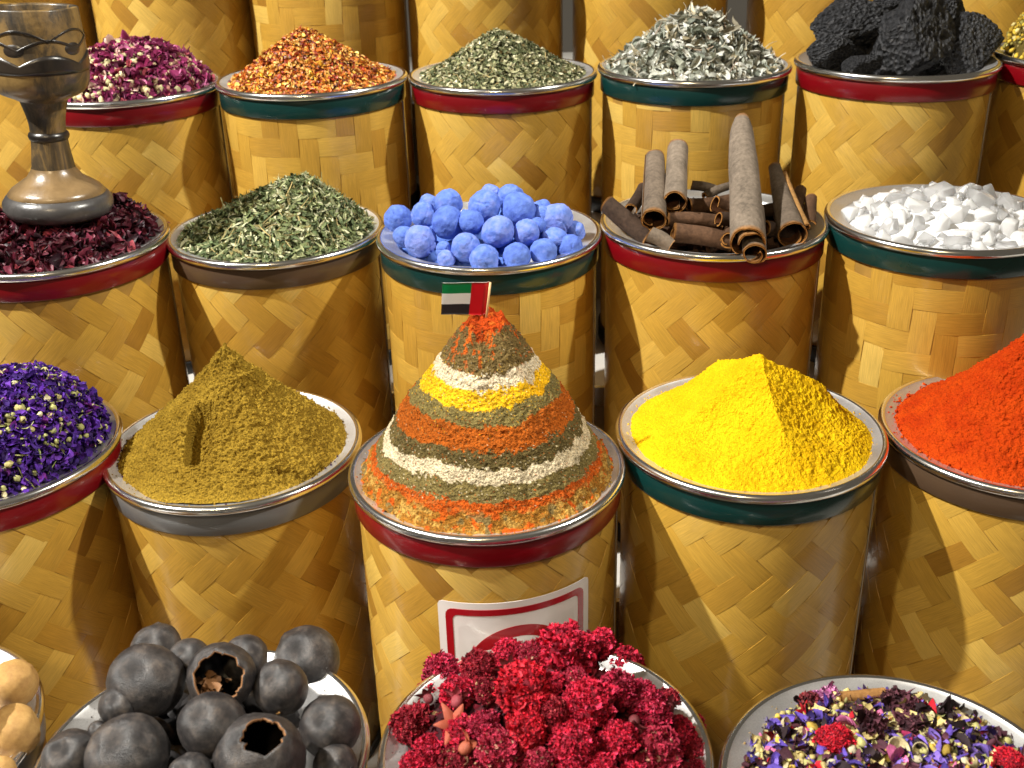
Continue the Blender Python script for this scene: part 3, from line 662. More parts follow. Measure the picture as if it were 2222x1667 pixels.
for i, (u, v, rp, lab) in enumerate(balls):
    p = hp_b.hit(u, v); dep = (p-np.array([0, 0, CAMZ]))@FW; R_ = rp*dep/FPX
    o = link('blue_ball', BB[i % 6], None, tuple(p)); o.scale = (R_, R_, R_); o.rotation_euler = tuple(rng.random(3)*6)
    if 'flattened' in lab: o.scale = (R_*1.1, R_*1.1, R_*.6); o.rotation_euler = (.3, .2, 0)
    tag(o, 'blue chalky ball ' + lab, 'ball', 'blue balls heaped in a dish')
rs = np.random.default_rng(5); st = Stuff(); P = np.array([(c[0]+.078*q*math.cos(a), c[1]+.078*q*math.sin(a), c[2]-.015+.020*(1-q)) for q, a in zip(np.sqrt(rs.random(46)), rs.random(46)*2*PI)])
st.add(blobs(P, np.tile((0, 0, 1.), (46, 1)), np.full(46, .0135), (1, 1, 1), rs, 3), pal([((.10, .19, .56), 1)], 46, rs, .1))
st.build('blue_ball_layer', hp_b, colmat('blue_under', .85, .3, 500, .1, .15), 'lower blue balls buried under the heap', 'balls')

# ---- black and tan dried limes
def lime_mat(name, stops, rough, spec):
    m, nt, b = newmat(name); L = nt.links; tc = nd(nt, 'ShaderNodeTexCoord'); oi = nd(nt, 'ShaderNodeObjectInfo')
    ad = nd(nt, 'ShaderNodeVectorMath', operation='ADD'); L.new(tc.outputs['Object'], ad.inputs[0]); L.new(oi.outputs['Location'], ad.inputs[1])
    n1 = nd(nt, 'ShaderNodeTexNoise'); n1.inputs['Scale'].default_value = 1.5; n1.inputs['Detail'].default_value = 10; n1.inputs['Roughness'].default_value = .74; L.new(ad.outputs[0], n1.inputs['Vector'])
    r = ramp(nt, stops); L.new(n1.outputs['Fac'], r.inputs['Fac']); L.new(r.outputs['Color'], b.inputs['Base Color'])
    b.inputs['Roughness'].default_value = rough; b.inputs['Specular IOR Level'].default_value = spec
    n2 = nd(nt, 'ShaderNodeTexNoise'); n2.inputs['Scale'].default_value = 34; n2.inputs['Detail'].default_value = 4; n2.inputs['Roughness'].default_value = .6; L.new(tc.outputs['Object'], n2.inputs['Vector'])
    bp = nd(nt, 'ShaderNodeBump'); bp.inputs['Strength'].default_value = .3; bp.inputs['Distance'].default_value = .018; L.new(n2.outputs['Fac'], bp.inputs['Height']); L.new(bp.outputs['Normal'], b.inputs['Normal'])
    return m
MT['lime'] = lime_mat('black_lime', [(.34, (.010, .009, .010)), (.47, (.026, .023, .023)), (.55, (.055, .046, .042)), (.62, (.092, .074, .062)), (.74, (.16, .118, .08))], .40, .55)
MT['tan'] = lime_mat('tan_lime', [(.3, (.30, .15, .045)), (.55, (.46, .27, .085)), (.75, (.58, .38, .15))], .6, .35)
MT['limein'] = plain('lime_inside', (.008, .006, .005), .35, noise=.5, nscale=30)
MT['husk'] = plain('husk', (.22, .10, .035), .7, noise=.4, nscale=60)
def dented(seed, dents=2, wr=.02):
    rs = np.random.default_rng(seed); D_ = [(rs.normal(size=3), .25+.25*rs.random(), .05+.09*rs.random()) for _ in range(dents)]
    def f(V, N):
        for a, r_, dp in D_:
            a = a/np.linalg.norm(a); q = np.linalg.norm(N-a, axis=1); V = V*(1-dp*.75*np.exp(-(q/(r_*.75))**2))[:, None]
        V = V*(1+wr*1.2*fbm(N*np.array([1, 1, .3]), 9, 3, .6, seed=seed)+.03*fbm(N, 1.6, 2, seed=seed+9))[:, None]
        n_ = np.linalg.norm(N-np.array([0, 0, 1]), axis=1); V = V*(1+.10*np.exp(-(n_/.16)**2)-.05*np.exp(-(n_/.4)**2))[:, None]
        return V
    return f
LM = [lump('dried_lime', 4, 30+s_, .05, 1.0, (1, 1, 1.06), dented(30+s_, 2+s_ % 2, .014), [MT['lime']]) for s_ in range(6)]
def hollow_lime(seed, hole_dir, hr, ragged):
    V, F = ico(5); N = V.copy(); h = np.array(hole_dir, float); h /= np.linalg.norm(h)
    d = np.linalg.norm(N-h, axis=1)+ragged*fbm(N, 5, 3, seed=seed); V = dented(seed, 2)(V*(1+.05*fbm(N+seed, 1, 3))[:, None], N)
    keep = ~np.any(d[F] < hr, axis=1); F = F[keep]; n = len(V)
    Vi = V*.93; edges = {}
    for f in F:
        for a, b_ in ((f[0], f[1]), (f[1], f[2]), (f[2], f[0])): edges[(a, b_)] = 1
    bd = [(a, b_) for (a, b_) in edges if (b_, a) not in edges]
    Q = [(b_, a, a+n, b_+n) for a, b_ in bd]
    FF = [F, F[:, ::-1]+n, np.array(Q)]; mi = np.concatenate([np.zeros(len(F)), np.ones(len(F)), np.full(len(Q), 2)])
    return mesh_np('dried_lime', np.concatenate([V, Vi]), FF, [MT['lime'], MT['limein'], MT['husk']], mi)
hp_l = Heap('lime_black', .098, None, .052, lambda t: np.cos(t*PI/2)**.7, zb=.004)
limes = crop([(930,1112,235,'big dented black lime at the upper left with yellow specks'), (1405,1078,215,'hollow black lime with a wide ragged hole at the top of the heap'), (1782,1150,176,'black lime with a small brown stem scar right of the hollow one'),
 (1945,965,206,'smooth black lime at the upper right, touching the rim'), (990,905,160,'black lime at the back left'), (1560,965,148,'black lime at the back between two higher ones'), (1205,965,130,'small black lime behind the hollow one'),
 (2095,1395,195,'dimpled black lime at the right of the dish'), (812,1575,255,'wide black lime at the front left'), (1645,1605,290,'largest black lime at the front with a narrow split hole'), (455,1600,185,'black lime at the far left of the dish'),
 (1345,1385,205,'dark black lime under the hollow one'), (765,1265,130,'black lime tucked under the big dented one'), (620,1420,60,'small grey lime deep at the left'), (1215,1720,150,'black lime at the bottom edge, middle'), (2130,1640,140,'black lime at the lower right')], 0, 1100, 2.926)
for i, (u, v, rp, lab) in enumerate(limes):
    p = hp_l.hit(u, v); dep = (p-np.array([0, 0, CAMZ]))@FW; R_ = rp*dep/FPX
    if 'wide ragged hole' in lab: me = hollow_lime(41, (.15, -.72, .55), .72, .12)
    elif 'split hole' in lab: me = hollow_lime(42, (.25, -.25, .95), .40, .10)
    else: me = LM[i % 6]
    o = link('dried_lime', me, None, tuple(p)); o.scale = (R_, R_, R_)
    if 'hole' not in lab: o.rotation_euler = (rng.normal(0, .9), rng.normal(0, .9), rng.random()*6)
    tag(o, lab, 'dried lime', 'black dried limes in a dish')
    if 'hole' in lab:
        rs = np.random.default_rng(i); st = Stuff(); k = 26
        P = np.array((-.25, -.35, -.1))+rs.normal(0, .25, (k, 3)); vv, ff, kk = leaves(P, np.tile((.3, -1, .6), (k, 1)), U(rs, k, .2, .45), U(rs, k, .15, .35), rs.normal(0, 1, k), rs.normal(0, 1, k), rs.normal(0, 1, k), np.full(k, .8), rs, 4, 3)
        vv *= np.minimum(1, .84/np.linalg.norm(vv, axis=1))[:, None]
        h_ = link('inner_husk', mesh_np('inner_husk', vv, [ff], [MT['husk'] if 'wide' in lab else MT['limein']]), o)
    if 'stem scar' in lab:
        o.rotation_euler = (0, 0, 0); vv, ff = ico(2); vv = vv*(1+.4*rng.normal(size=(len(vv), 1)))*np.array([.10, .05, .10])+np.array([.05, -.93, -.28])
        link('stem_scar', mesh_np('stem_scar', vv, [ff], [plain('scar', (.38, .20, .06), .8)]), o)
c = DR_['lime_black']['c']; rs = np.random.default_rng(8); st = Stuff(); k = 15
P = np.array([(c[0]+.062*q*math.cos(a), c[1]+.062*q*math.sin(a), c[2]-.008) for q, a in zip(np.sqrt(rs.random(k)), np.arange(k)*2.4)])
st.add(blobs(P, np.tile((0, 0, 1.), (k, 1)), np.full(k, .021), (1, 1, 1), rs, 3), pal([((.02, .018, .018), 1)], k, rs, .1))
st.build('lime_layer', hp_l, colmat('lime_under', .5, .3, 400, .2, .4), 'lower black limes in the gaps of the heap', 'dried limes')
TL = [lump('dried_lime', 4, 60+s_, .07, 1.1, (1, 1, .95), dented(60+s_, 3, .05), [MT['tan']]) for s_ in range(3)]
hp_t = Heap('lime_tan', .098, None, .055, lambda t: np.cos(t*PI/2)**.7, zb=.004)
for i, (u, v, rp, lab) in enumerate(crop([(82,1130,158,'upper tan dried lime at the left frame edge'), (88,1422,172,'middle tan dried lime with a green brown dimple at the left edge'), (5,1680,95,'lowest tan dried lime in the lower left corner'), (-200,1250,170,'tan dried lime beyond the left frame edge')], 0, 1100, 2.926)):
    p = hp_t.hit(u, v); dep = (p-np.array([0, 0, CAMZ]))@FW; R_ = rp*dep/FPX
    o = link('dried_lime', TL[i % 3], None, tuple(p)); o.scale = (R_, R_, R_); o.rotation_euler = (rng.normal(0, .8), rng.normal(0, .8), rng.random()*6); tag(o, lab, 'dried lime', 'tan dried limes')

# ---- lava stones
m, nt, b = newmat('lava'); L = nt.links; tc = nd(nt, 'ShaderNodeTexCoord')
vr = nd(nt, 'ShaderNodeTexVoronoi'); vr.inputs['Scale'].default_value = 9; n1 = nd(nt, 'ShaderNodeTexNoise'); n1.inputs['Scale'].default_value = 6; n1.inputs['Detail'].default_value = 8; n1.inputs['Roughness'].default_value = .7
L.new(tc.outputs['Object'], vr.inputs['Vector']); L.new(tc.outputs['Object'], n1.inputs['Vector'])
r = ramp(nt, [(.35, (.018, .019, .023)), (.55, (.058, .059, .066)), (.75, (.12, .112, .108))]); L.new(n1.outputs['Fac'], r.inputs['Fac']); L.new(r.outputs['Color'], b.inputs['Base Color'])
b.inputs['Roughness'].default_value = .55; b.inputs['Specular IOR Level'].default_value = .55
mu = nd(nt, 'ShaderNodeMath', operation='ADD'); L.new(vr.outputs['Distance'], mu.inputs[0]); L.new(n1.outputs['Fac'], mu.inputs[1])
bp = nd(nt, 'ShaderNodeBump'); bp.inputs['Strength'].default_value = .8; bp.inputs['Distance'].default_value = .05; L.new(mu.outputs[0], bp.inputs['Height']); L.new(bp.outputs['Normal'], b.inputs['Normal'])
def rocky(seed):
    rs = np.random.default_rng(seed); pl = [(lambda a: a/np.linalg.norm(a))(rs.normal(size=3)) for _ in range(9)]
    def f(V, N):
        for a in pl: hh = V@a; V = V-np.maximum(hh-.62, 0)[:, None]*a*.9
        pits = np.maximum(fbm(N, 11, 3, seed=seed)-.12, 0)*.30+np.maximum(fbm(N, 22, 2, seed=seed+3)-.15, 0)*.16
        return V*(1-pits)[:, None]*(1+.05*fbm(N, 4, 4, seed=seed+1))[:, None]
    return f
hp_v = Heap('lava', .09, None, .05, lambda t: np.cos(t*PI/2), zb=.0)
rocks = crop([(975,112,192,130,'upper left black lava stone, deeply pitted, resting on two others',.015), (870,298,168,98,'smooth grey black lava stone at the left rim',-.015), (1310,228,202,228,'largest black lava stone, tall and pointed in the middle',-.03),
 (1648,290,168,145,'brown tinged black lava stone at the right rim',-.01), (1028,385,112,62,'small low black lava stone at the front rim',-.055), (1480,70,112,125,'black lava stone behind the tallest one at its right',.03), (1210,15,95,60,'black lava stone at the top, cut by the frame',.04), (1190,150,75,110,'narrow black lava stone in the gap behind',.04), (1400,330,120,80,'black lava stone low behind the tall one',.05)], 1482, 0, 2.676)
for i, (u, v, hw, hh, lab, dy) in enumerate([(a[0], a[1], a[2], a[3], a[4], a[5]*2.676) for a in rocks]):
    yy = DR_['lava']['c'][1]+dy; p = pix(u, v, yy); dep = (p-np.array([0, 0, CAMZ]))@FW
    o = link('lava_stone', lump('lava_stone', 5, 70+i, .22, 1.1, (1, 1, 1), rocky(70+i), [m]), None, tuple(p)); s_ = dep/FPX*1.32; o.scale = (hw*s_, (hw+hh)*.5*s_, hh*s_*1.04)
    o.rotation_euler = (0, rng.normal(0, .15), rng.random()*.6); tag(o, lab, 'stone', 'black lava stones in a dish')

# ---- salt crystals
m, nt, b = newmat('salt_crystal'); b.inputs['Base Color'].default_value = (.98, .98, .985, 1); b.inputs['Roughness'].default_value = .2; b.inputs['Transmission Weight'].default_value = .2
b.inputs['Subsurface Weight'].default_value = 1; b.inputs['Subsurface Radius'].default_value = (1, 1, 1); b.inputs['Subsurface Scale'].default_value = .012; b.inputs['IOR'].default_value = 1.45
MT['salt'] = m
def crystal(seed):
    rs = np.random.default_rng(seed); bm = bmesh.new()
    for q in rs.normal(size=(16, 3)):
        q = q/np.linalg.norm(q)*(.6+.55*rs.random())*np.array([1.25, .9, .7]); bm.verts.new(q)
    r_ = bmesh.ops.convex_hull(bm, input=bm.verts[:]); bmesh.ops.delete(bm, geom=[g for g in r_['geom_interior'] if isinstance(g, bmesh.types.BMVert)], context='VERTS')
    bmesh.ops.bevel(bm, geom=bm.edges[:], offset=.04, segments=1, affect='EDGES')
    me = bpy.data.meshes.new('salt_crystal'); bm.to_mesh(me); bm.free(); me.materials.append(MT['salt']); return me
CR = [crystal(90+s_) for s_ in range(10)]
m2 = m.copy(); m2.name = 'salt_crystal_clear'; m2.node_tree.nodes['Principled BSDF'].inputs['Transmission Weight'].default_value = .75; m2.node_tree.nodes['Principled BSDF'].inputs['Roughness'].default_value = .12
for q in CR[::2]: q.materials[0] = m2
a2 = pix(2085, 418, DR_['salt']['c'][1]+.012); hp_s = Heap('salt', .086, (a2[0], a2[1]), a2[2]-DR_['salt']['c'][2]+.007, lambda t: np.cos(t*PI/2)**1.1, zb=-.008)
rs = np.random.default_rng(31); placed = []; CRO = []
for R_ in [.0190]*4+[.0155]*12+[.0120]*36+[.0092]*70+[.0062]*110:
    for tr in range(40):
        P, N = sample(hp_s, 1, rs, depth=0, tmax=1.0); P = P[0]-N[0]*R_*.1
        if R_ > .014 and (P[1] > hp_s.c[1]+.03 or hp_s.t(P[0], P[1]) > .6): continue
        if all(np.linalg.norm(P-q) > (R_+r2)*.72 for q, r2 in placed): break
    else: continue
    placed.append((P, R_)); o = link('salt_crystal', random.choice(CR), None, tuple(P)); o.scale = (R_,)*3; o.rotation_euler = tuple(rs.random(3)*6); CRO.append(o)
CRO.sort(key=lambda o: proj(o.location)[1]); ORD = 'first second third fourth fifth sixth seventh eighth ninth tenth eleventh twelfth thirteenth fourteenth fifteenth sixteenth seventeenth eighteenth nineteenth twentieth'.split()
for k in range(0, len(CRO), 16):
    for j, o in enumerate(sorted(CRO[k:k+16], key=lambda o: proj(o.location)[0])):
        tag(o, '%swhite crystal, %s from the left in the %s row from the back' % ('large ' if o.scale[0] > .012 else '', ORD[j], ORD[k//16]), 'crystal', 'white crystals heaped in a dish')
V, T = hp_s.mound(24, 60, .004); st = Stuff(); V[:, 2] += .004*fbm(V, 120, 2); st.grid(V, grid_faces(24, 60, True), (.85, .86, .88)); st.build('crushed_salt', hp_s, colmat('crushed_salt', .5, .5, 600, .05, .4), 'crushed white crystal under the larger lumps', 'salt')

# ---- cinnamon bark rolls
m, nt, b = newmat('cinnamon_bark'); L = nt.links; tc = nd(nt, 'ShaderNodeTexCoord'); oi = nd(nt, 'ShaderNodeObjectInfo'); at = nd(nt, 'ShaderNodeVertexColor', layer_name='Col')
n1 = nd(nt, 'ShaderNodeTexNoise'); n1.inputs['Scale'].default_value = 240; n1.inputs['Detail'].default_value = 7; n1.inputs['Roughness'].default_value = .7; L.new(tc.outputs['Object'], n1.inputs['Vector'])
n3 = nd(nt, 'ShaderNodeTexNoise'); n3.inputs['Scale'].default_value = 40; n3.inputs['Detail'].default_value = 3; L.new(tc.outputs['Object'], n3.inputs['Vector'])
av = nd(nt, 'ShaderNodeMath', operation='MULTIPLY_ADD'); av.inputs[1].default_value = .6; L.new(n3.outputs['Fac'], av.inputs[0]); L.new(n1.outputs['Fac'], av.inputs[2])
mr = nd(nt, 'ShaderNodeMapRange'); mr.inputs['From Min'].default_value = .5; mr.inputs['From Max'].default_value = 1.1; mr.inputs['To Min'].default_value = .45; mr.inputs['To Max'].default_value = 1.5; L.new(av.outputs[0], mr.inputs['Value'])
sc = nd(nt, 'ShaderNodeVectorMath', operation='SCALE'); L.new(at.outputs['Color'], sc.inputs[0]); L.new(mr.outputs[0], sc.inputs['Scale']); L.new(sc.outputs[0], b.inputs['Base Color'])
b.inputs['Roughness'].default_value = .85; b.inputs['Specular IOR Level'].default_value = .2
bp = nd(nt, 'ShaderNodeBump'); bp.inputs['Strength'].default_value = .8; bp.inputs['Distance'].default_value = .0012; L.new(n1.outputs['Fac'], bp.inputs['Height']); L.new(bp.outputs['Normal'], b.inputs['Normal'])
MT['bark'] = m
def bark(p0, p1, r0, r1, outer, inner, turns=1.35, seed=0, point=0.0, bow=0.0, thick=.0013, phase=0.0):
    rs = np.random.default_rng(seed); p0, p1 = np.array(p0), np.array(p1); ax_ = p1-p0; Ln = np.linalg.norm(ax_); ax_ = ax_/Ln
    q = np.array([0, 0, 1.0]) if abs(ax_[2]) < .9 else np.array([0, 1.0, 0]); a = np.cross(ax_, q); a /= np.linalg.norm(a); b_ = np.cross(a, ax_)
    ns, nt_ = 26, 46; s_ = np.linspace(0, 1, ns)[:, None]; t = np.linspace(0, 1, nt_)[None, :]
    ang = phase+(t-.5)*turns*2*PI
    sp = 1-.42*np.maximum(0, (np.abs(t-.35)/.65))**1.6*(turns > 1)          # spirals inwards
    R_ = (r0+(r1-r0)*s_)*sp*(1+.05*fbm(np.stack([np.cos(ang)+0*s_, np.sin(ang)+0*s_, s_*2+0*t], -1), 1.6, 3, seed=seed+1))
    ragged = .035*fbm(np.stack([t*6+0*s_, 0*t+0*s_, np.round(s_)+0*t], -1), 1.5, 3, seed=seed+2)
    Z = s_*Ln+ragged*Ln*((s_ < .03)*1.0-(s_ > .97)*1.0)*.8
    if point: # oblique cut of the far end
        cutf = (np.cos(ang-phase-.3)*.5+.5)*point; Z = np.minimum(Z, Ln*(1-cutf)+0*Z); 
        R_ = R_*(1-.45*point*smooth(.55, 1, s_))
    bowv = bow*np.sin(s_*PI)
    def surf(R2): return p0+Z[..., None]*ax_+(R2*np.cos(ang))[..., None]*a+(R2*np.sin(ang)+bowv)[..., None]*b_
    Vo = surf(R_).reshape(-1, 3); Vi = surf(R_-thick).reshape(-1, 3); n = len(Vo); idx = np.arange(n).reshape(ns, nt_)
    g = grid_faces(ns, nt_); lp = np.concatenate([idx[:, 0], idx[-1, 1:], idx[-2::-1, -1], idx[0, -2:0:-1]]); j = np.arange(len(lp)); l2 = np.roll(lp, -1)
    sk = np.stack([lp, l2, l2+n, lp+n], -1)
    Ve = np.concatenate([Vo, Vi]); co = np.concatenate([np.tile(outer, (n, 1)), np.tile(inner, (n, 1))]).astype(float)
    co[idx[0]] = (.34, .15, .035); co[idx[-1]] = (.30, .14, .04); co[n+idx[0]] = (.36, .16, .04); co[idx[:, 0]] = (.25, .12, .035)
    mid = (p0+p1)/2
    return mesh_np('cinnamon_bark', Ve-mid, [g[:, ::-1], g+n, sk], [MT['bark']], col=co), mid
cy = DR_['cinnamon']['c'][1]
G1, G2, DK, BRN = (.150, .115, .085), (.195, .155, .118), (.05, .03, .02), (.105, .055, .030); IN = (.085, .032, .012)
def CP(x, y, dy): return pix(1260+x/3.95, 240+y/3.95, cy+dy)
pxm = 3.95*2300
SK = [((618,935,-.065),(628,400,.045),112,95,G1,1.3,0,.6,'grey cinnamon roll at the left, its hollow end facing front'), ((800,790,-.045),(828,318,.055),108,98,G2,1.5,0,.9,'pale cinnamon roll with a splintered end beside the left one'),
 ((1440,1140,-.108),(1375,92,.050),150,120,G2,1.6,.32,-1.9,'longest cinnamon roll, pointed at the top and hanging over the front rim'), ((1815,1075,-.075),(1662,490,.045),128,58,G1,1.15,0,2.6,'slim tapering cinnamon roll right of the longest one'),
 ((1490,1235,-.112),(1460,850,-.04),100,110,G1,1.5,0,2.2,'inner curl of bark under the longest roll, over the front rim'),
 ((225,800,-.02),(600,1100,-.055),78,88,DK,.8,0,.3,'dark curled bark piece at the left rim'), ((790,1045,-.072),(1290,1130,-.075),88,82,BRN,1.2,0,1.2,'brown cinnamon roll lying at the front left'),
 ((1262,1110,-.085),(1330,900,-.01),72,70,BRN,1.3,0,.5,'small cinnamon roll with its end beside the longest one'), ((735,935,-.045),(1200,965,-.04),66,70,BRN,1.2,0,2.0,'brown cinnamon roll lying behind the front one'),
 ((925,820,-.01),(1310,770,.0),76,70,BRN,1.25,0,1.0,'brown cinnamon roll in the middle, farther back'), ((950,640,.045),(1180,690,.04),48,46,G1,1.2,0,1.0,'small pale cinnamon roll at the back'),
 ((1150,800,-.03),(1350,860,-.025),72,60,BRN,.75,0,2.2,'open curled bark chip left of the longest roll'), ((1180,930,-.06),(1340,960,-.055),60,55,DK,.9,0,1.4,'dark grey bark piece under the longest roll'),
 ((1940,1000,-.07),(1742,535,.03),30,26,(.34,.18,.06),.7,0,1.0,'thin light brown bark sliver at the right'), ((1830,900,-.02),(1880,690,.05),62,60,BRN,1.1,0,1.5,'curled bark roll at the back right'),
 ((1960,1000,-.05),(1975,760,.02),62,55,BRN,.65,0,2.5,'open bark chip with a bright rim at the far right'), ((1060,740,.02),(1300,640,.035),40,36,G1,.8,0,1.3,'narrow bark strip at the back'),
 ((430,850,.02),(540,660,.055),60,55,DK,.8,0,1.9,'dark bark piece behind the left roll'), ((590,1060,-.075),(780,1170,-.085),66,60,G1,.7,0,.2,'flat grey bark piece at the front left rim'),
 ((1580,1010,-.06),(1880,1050,-.05),75,70,DK,1.1,0,1.0,'dark cinnamon roll under the slim one'), ((1400,900,.0),(1750,840,.01),70,66,DK,1.2,0,.2,'dark cinnamon roll behind the longest one'), ((560,830,-.02),(900,900,.0),70,66,DK,1.2,0,.2,'dark cinnamon roll low under the left pair')]
for i, (A, B, r0, r1, oc, tn, pt_, ph, lab) in enumerate(SK):
    me, mid = bark(CP(*A), CP(*B), r0/pxm, r1/pxm, oc, IN, tn, 200+i, pt_, .0015*(-1)**i, .0014, ph)
    o = link('cinnamon_bark', me, None, tuple(mid)); tag(o, lab, 'cinnamon', 'cinnamon bark in a dish')
hp = Heap('cinnamon', .088, None, .012, lambda t: np.cos(t*PI/2), zb=-.016); rs = np.random.default_rng(33); st = Stuff(); base(st, hp, (.035, .018, .01), 0)
k = 420; P, N = sample(hp, k, rs, depth=.012); st.add(leaves(P, N, U(rs, k, .010, .026), U(rs, k, .006, .014), rs.normal(0, .6, k), rs.normal(1.2, .6, k), rs.normal(0, .4, k), U(rs, k, .1, .5), rs, 5, 5, tipw=.85), pal([((.10, .05, .028), 3), ((.06, .035, .022), 2), ((.18, .12, .08), 1)], k, rs))
st.build('bark_chips', hp, LF, 'broken cinnamon chips filling the dish under the rolls', 'cinnamon')

# ---- crimson ruffled flowers
RUF = colmat('crimson_ruffle', .7, .4, 700, .25, .25)
def ruffle(name, seed, n=1500, cols=None, dark=(.16, .004, .014), L0=.10, L1=.24):
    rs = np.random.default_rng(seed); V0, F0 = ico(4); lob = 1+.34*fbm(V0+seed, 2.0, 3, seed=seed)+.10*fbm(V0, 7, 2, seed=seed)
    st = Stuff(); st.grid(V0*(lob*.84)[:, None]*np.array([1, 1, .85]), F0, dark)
    d = rs.normal(size=(n, 3)); d /= np.linalg.norm(d, axis=1, keepdims=True); lb = 1+.34*fbm(d+seed, 2.0, 3, seed=seed)+.10*fbm(d, 7, 2, seed=seed)
    P = d*(lb*(.80+.10*rs.random(n)))[:, None]*np.array([1, 1, .85])
    c_ = pal(cols or [((.60, .016, .050), 4), ((.46, .012, .038), 3), ((.66, .04, .10), 2), ((.18, .006, .018), .8)], n, rs)
    c_ = c_*(1+.5*fbm(d+seed*2, 2.5, 2, seed=seed+4))[:, None]
    st.add(leaves(P, d, U(rs, n, L0, L1), U(rs, n, L0*.7, L1*.75), rs.normal(0, 3.0, n), rs.normal(.8, 1.2, n), rs.normal(0, 2.2, n), U(rs, n, .6, 1.3), rs, 4, 3, tipw=.5, wave=.25), c_, .2)
    return mesh_np(name, np.concatenate(st.V), st.F, [RUF], col=np.concatenate(st.C))
PALS = [None, None, [((.42, .012, .05), 3), ((.54, .05, .11), 2), ((.30, .01, .03), 1)], [((.34, .012, .028), 3), ((.22, .010, .022), 2), ((.40, .05, .06), 1)], None, [((.46, .03, .07), 3), ((.36, .02, .05), 2), ((.50, .25, .18), .35)], [((.24, .012, .026), 3), ((.34, .02, .04), 2), ((.32, .18, .10), .3)]]
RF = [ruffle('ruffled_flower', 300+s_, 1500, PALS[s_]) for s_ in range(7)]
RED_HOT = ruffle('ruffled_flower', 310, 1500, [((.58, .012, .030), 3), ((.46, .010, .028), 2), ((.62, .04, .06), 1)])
hp_r = Heap('red', .096, (DR_['red']['c'][0]+.006, DR_['red']['c'][1]+.01), .058, lambda t: np.cos(t*PI/2)**.85, zb=-.006)
fl_ = crop([(1425,925,215),(1650,870,112),(640,1050,132),(880,1025,132),(1085,940,115),(1205,935,92),(1175,1165,205),(735,1190,128),(1570,1235,172),(1755,1160,130),(450,1385,150),(550,1545,104),(1010,1565,165),(1180,1420,142),(1475,1505,165),(1765,1475,132),(1950,1300,150),
 (2080,1250,112),(1805,1005,130),(2000,1560,185),(930,1165,92),(555,1190,100),(745,1440,118),(905,1385,112),(1360,1300,100),(2140,1430,115),(1255,1630,105),(740,1625,125),(450,1640,95),(1640,1655,115),(1905,1170,90),(2230,1560,110),(2240,1380,80),(2140,1690,100),(900,1720,110),(1450,1710,110),(1850,1700,100),(2260,1700,100),(580,1740,100),(1340,1120,80),(1480,1090,80)], 740, 1100, 2.926)
rowtxt = []
srt = sorted(range(len(fl_)), key=lambda k: fl_[k][1])
where = {}
for band_, (a, b2) in enumerate(((0, 6), (6, 14), (14, 24), (24, 33), (33, 41))):
    ids = sorted(srt[a:b2], key=lambda k: fl_[k][0])
    for j, k in enumerate(ids): where[k] = '%s from the left in the %s row of the heap' % (('first', 'second', 'third', 'fourth', 'fifth', 'sixth', 'seventh', 'eighth', 'ninth', 'tenth')[j], ('back', 'second', 'middle', 'fourth', 'front')[band_])
for i, (u, v, rp) in enumerate(fl_):
    p = hp_r.hit(u, v); dep = (p-np.array([0, 0, CAMZ]))@FW; R_ = rp*dep/FPX
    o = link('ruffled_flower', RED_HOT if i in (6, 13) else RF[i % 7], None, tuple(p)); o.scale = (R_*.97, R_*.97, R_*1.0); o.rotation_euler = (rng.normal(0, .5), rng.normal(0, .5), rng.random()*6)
    tag(o, 'crimson ruffled flower, ' + where[i], 'flower', 'crimson dried flowers in a dish')
st = Stuff(); V, T = hp_r.mound(24, 70, .010); st.grid(V, grid_faces(24, 70, True), (.035, .004, .008)); rs = np.random.default_rng(36); k = 1300; P, N = sample(hp_r, k, rs, depth=.008)  # mound and petals coloured dark, painting shade into the gaps between flowers
st.add(leaves(P-N*.008, N, U(rs, k, .005, .013), U(rs, k, .003, .008), rs.normal(0, 2, k), rs.normal(.7, .8, k), rs.normal(0, 1, k), U(rs, k, .4, 1.2), rs, 5, 3, wave=.15), pal([((.16, .006, .014), 4), ((.08, .004, .010), 3), ((.30, .03, .04), 1), ((.38, .26, .12), .3)], k, rs))
st.build('crimson_petals', hp_r, LF, 'loose crimson petals between the ruffled flowers', 'petals')
# star shaped calyxes lying among them
CAL = colmat('calyx', .5, .4, 400, .25, .4)
def calyx(seed, ncol, pts=6):
    rs = np.random.default_rng(seed); V0, F0 = ico(3); Vb = V0*np.array([.42, .42, .5]); Vb[:, 2] -= .25; st = Stuff(); st.grid(Vb, F0, ncol)
    for k in range(pts):
        a = k/pts*2*PI+rs.normal(0, .12); ln = .8+.3*rs.random(); P = np.array([[math.cos(a)*ln*.55, math.sin(a)*ln*.55, .12+.05*rs.normal()]])
        T = np.array([math.cos(a), math.sin(a), .15]); s_ = np.linspace(0, 1, 7); v = np.linspace(-1, 1, 4); Sg, Vg = [q.ravel() for q in np.meshgrid(s_, v, indexing='ij')]
        Bv = np.array([-math.sin(a), math.cos(a), 0]); wd_ = .30*(1-Sg**1.4)+.03
        vv = (.15+Sg[:, None]*ln)*T+(wd_*Vg)[:, None]*Bv+np.stack([0*Sg, 0*Sg, .10+.25*np.sin(Sg*2.6)*.6-.14*Vg**2*wd_*3], -1)
        st.grid(vv, grid_faces(7, 4), ncol)
    return mesh_np('flower_calyx', np.concatenate(st.V), st.F, [CAL], col=np.concatenate(st.C))
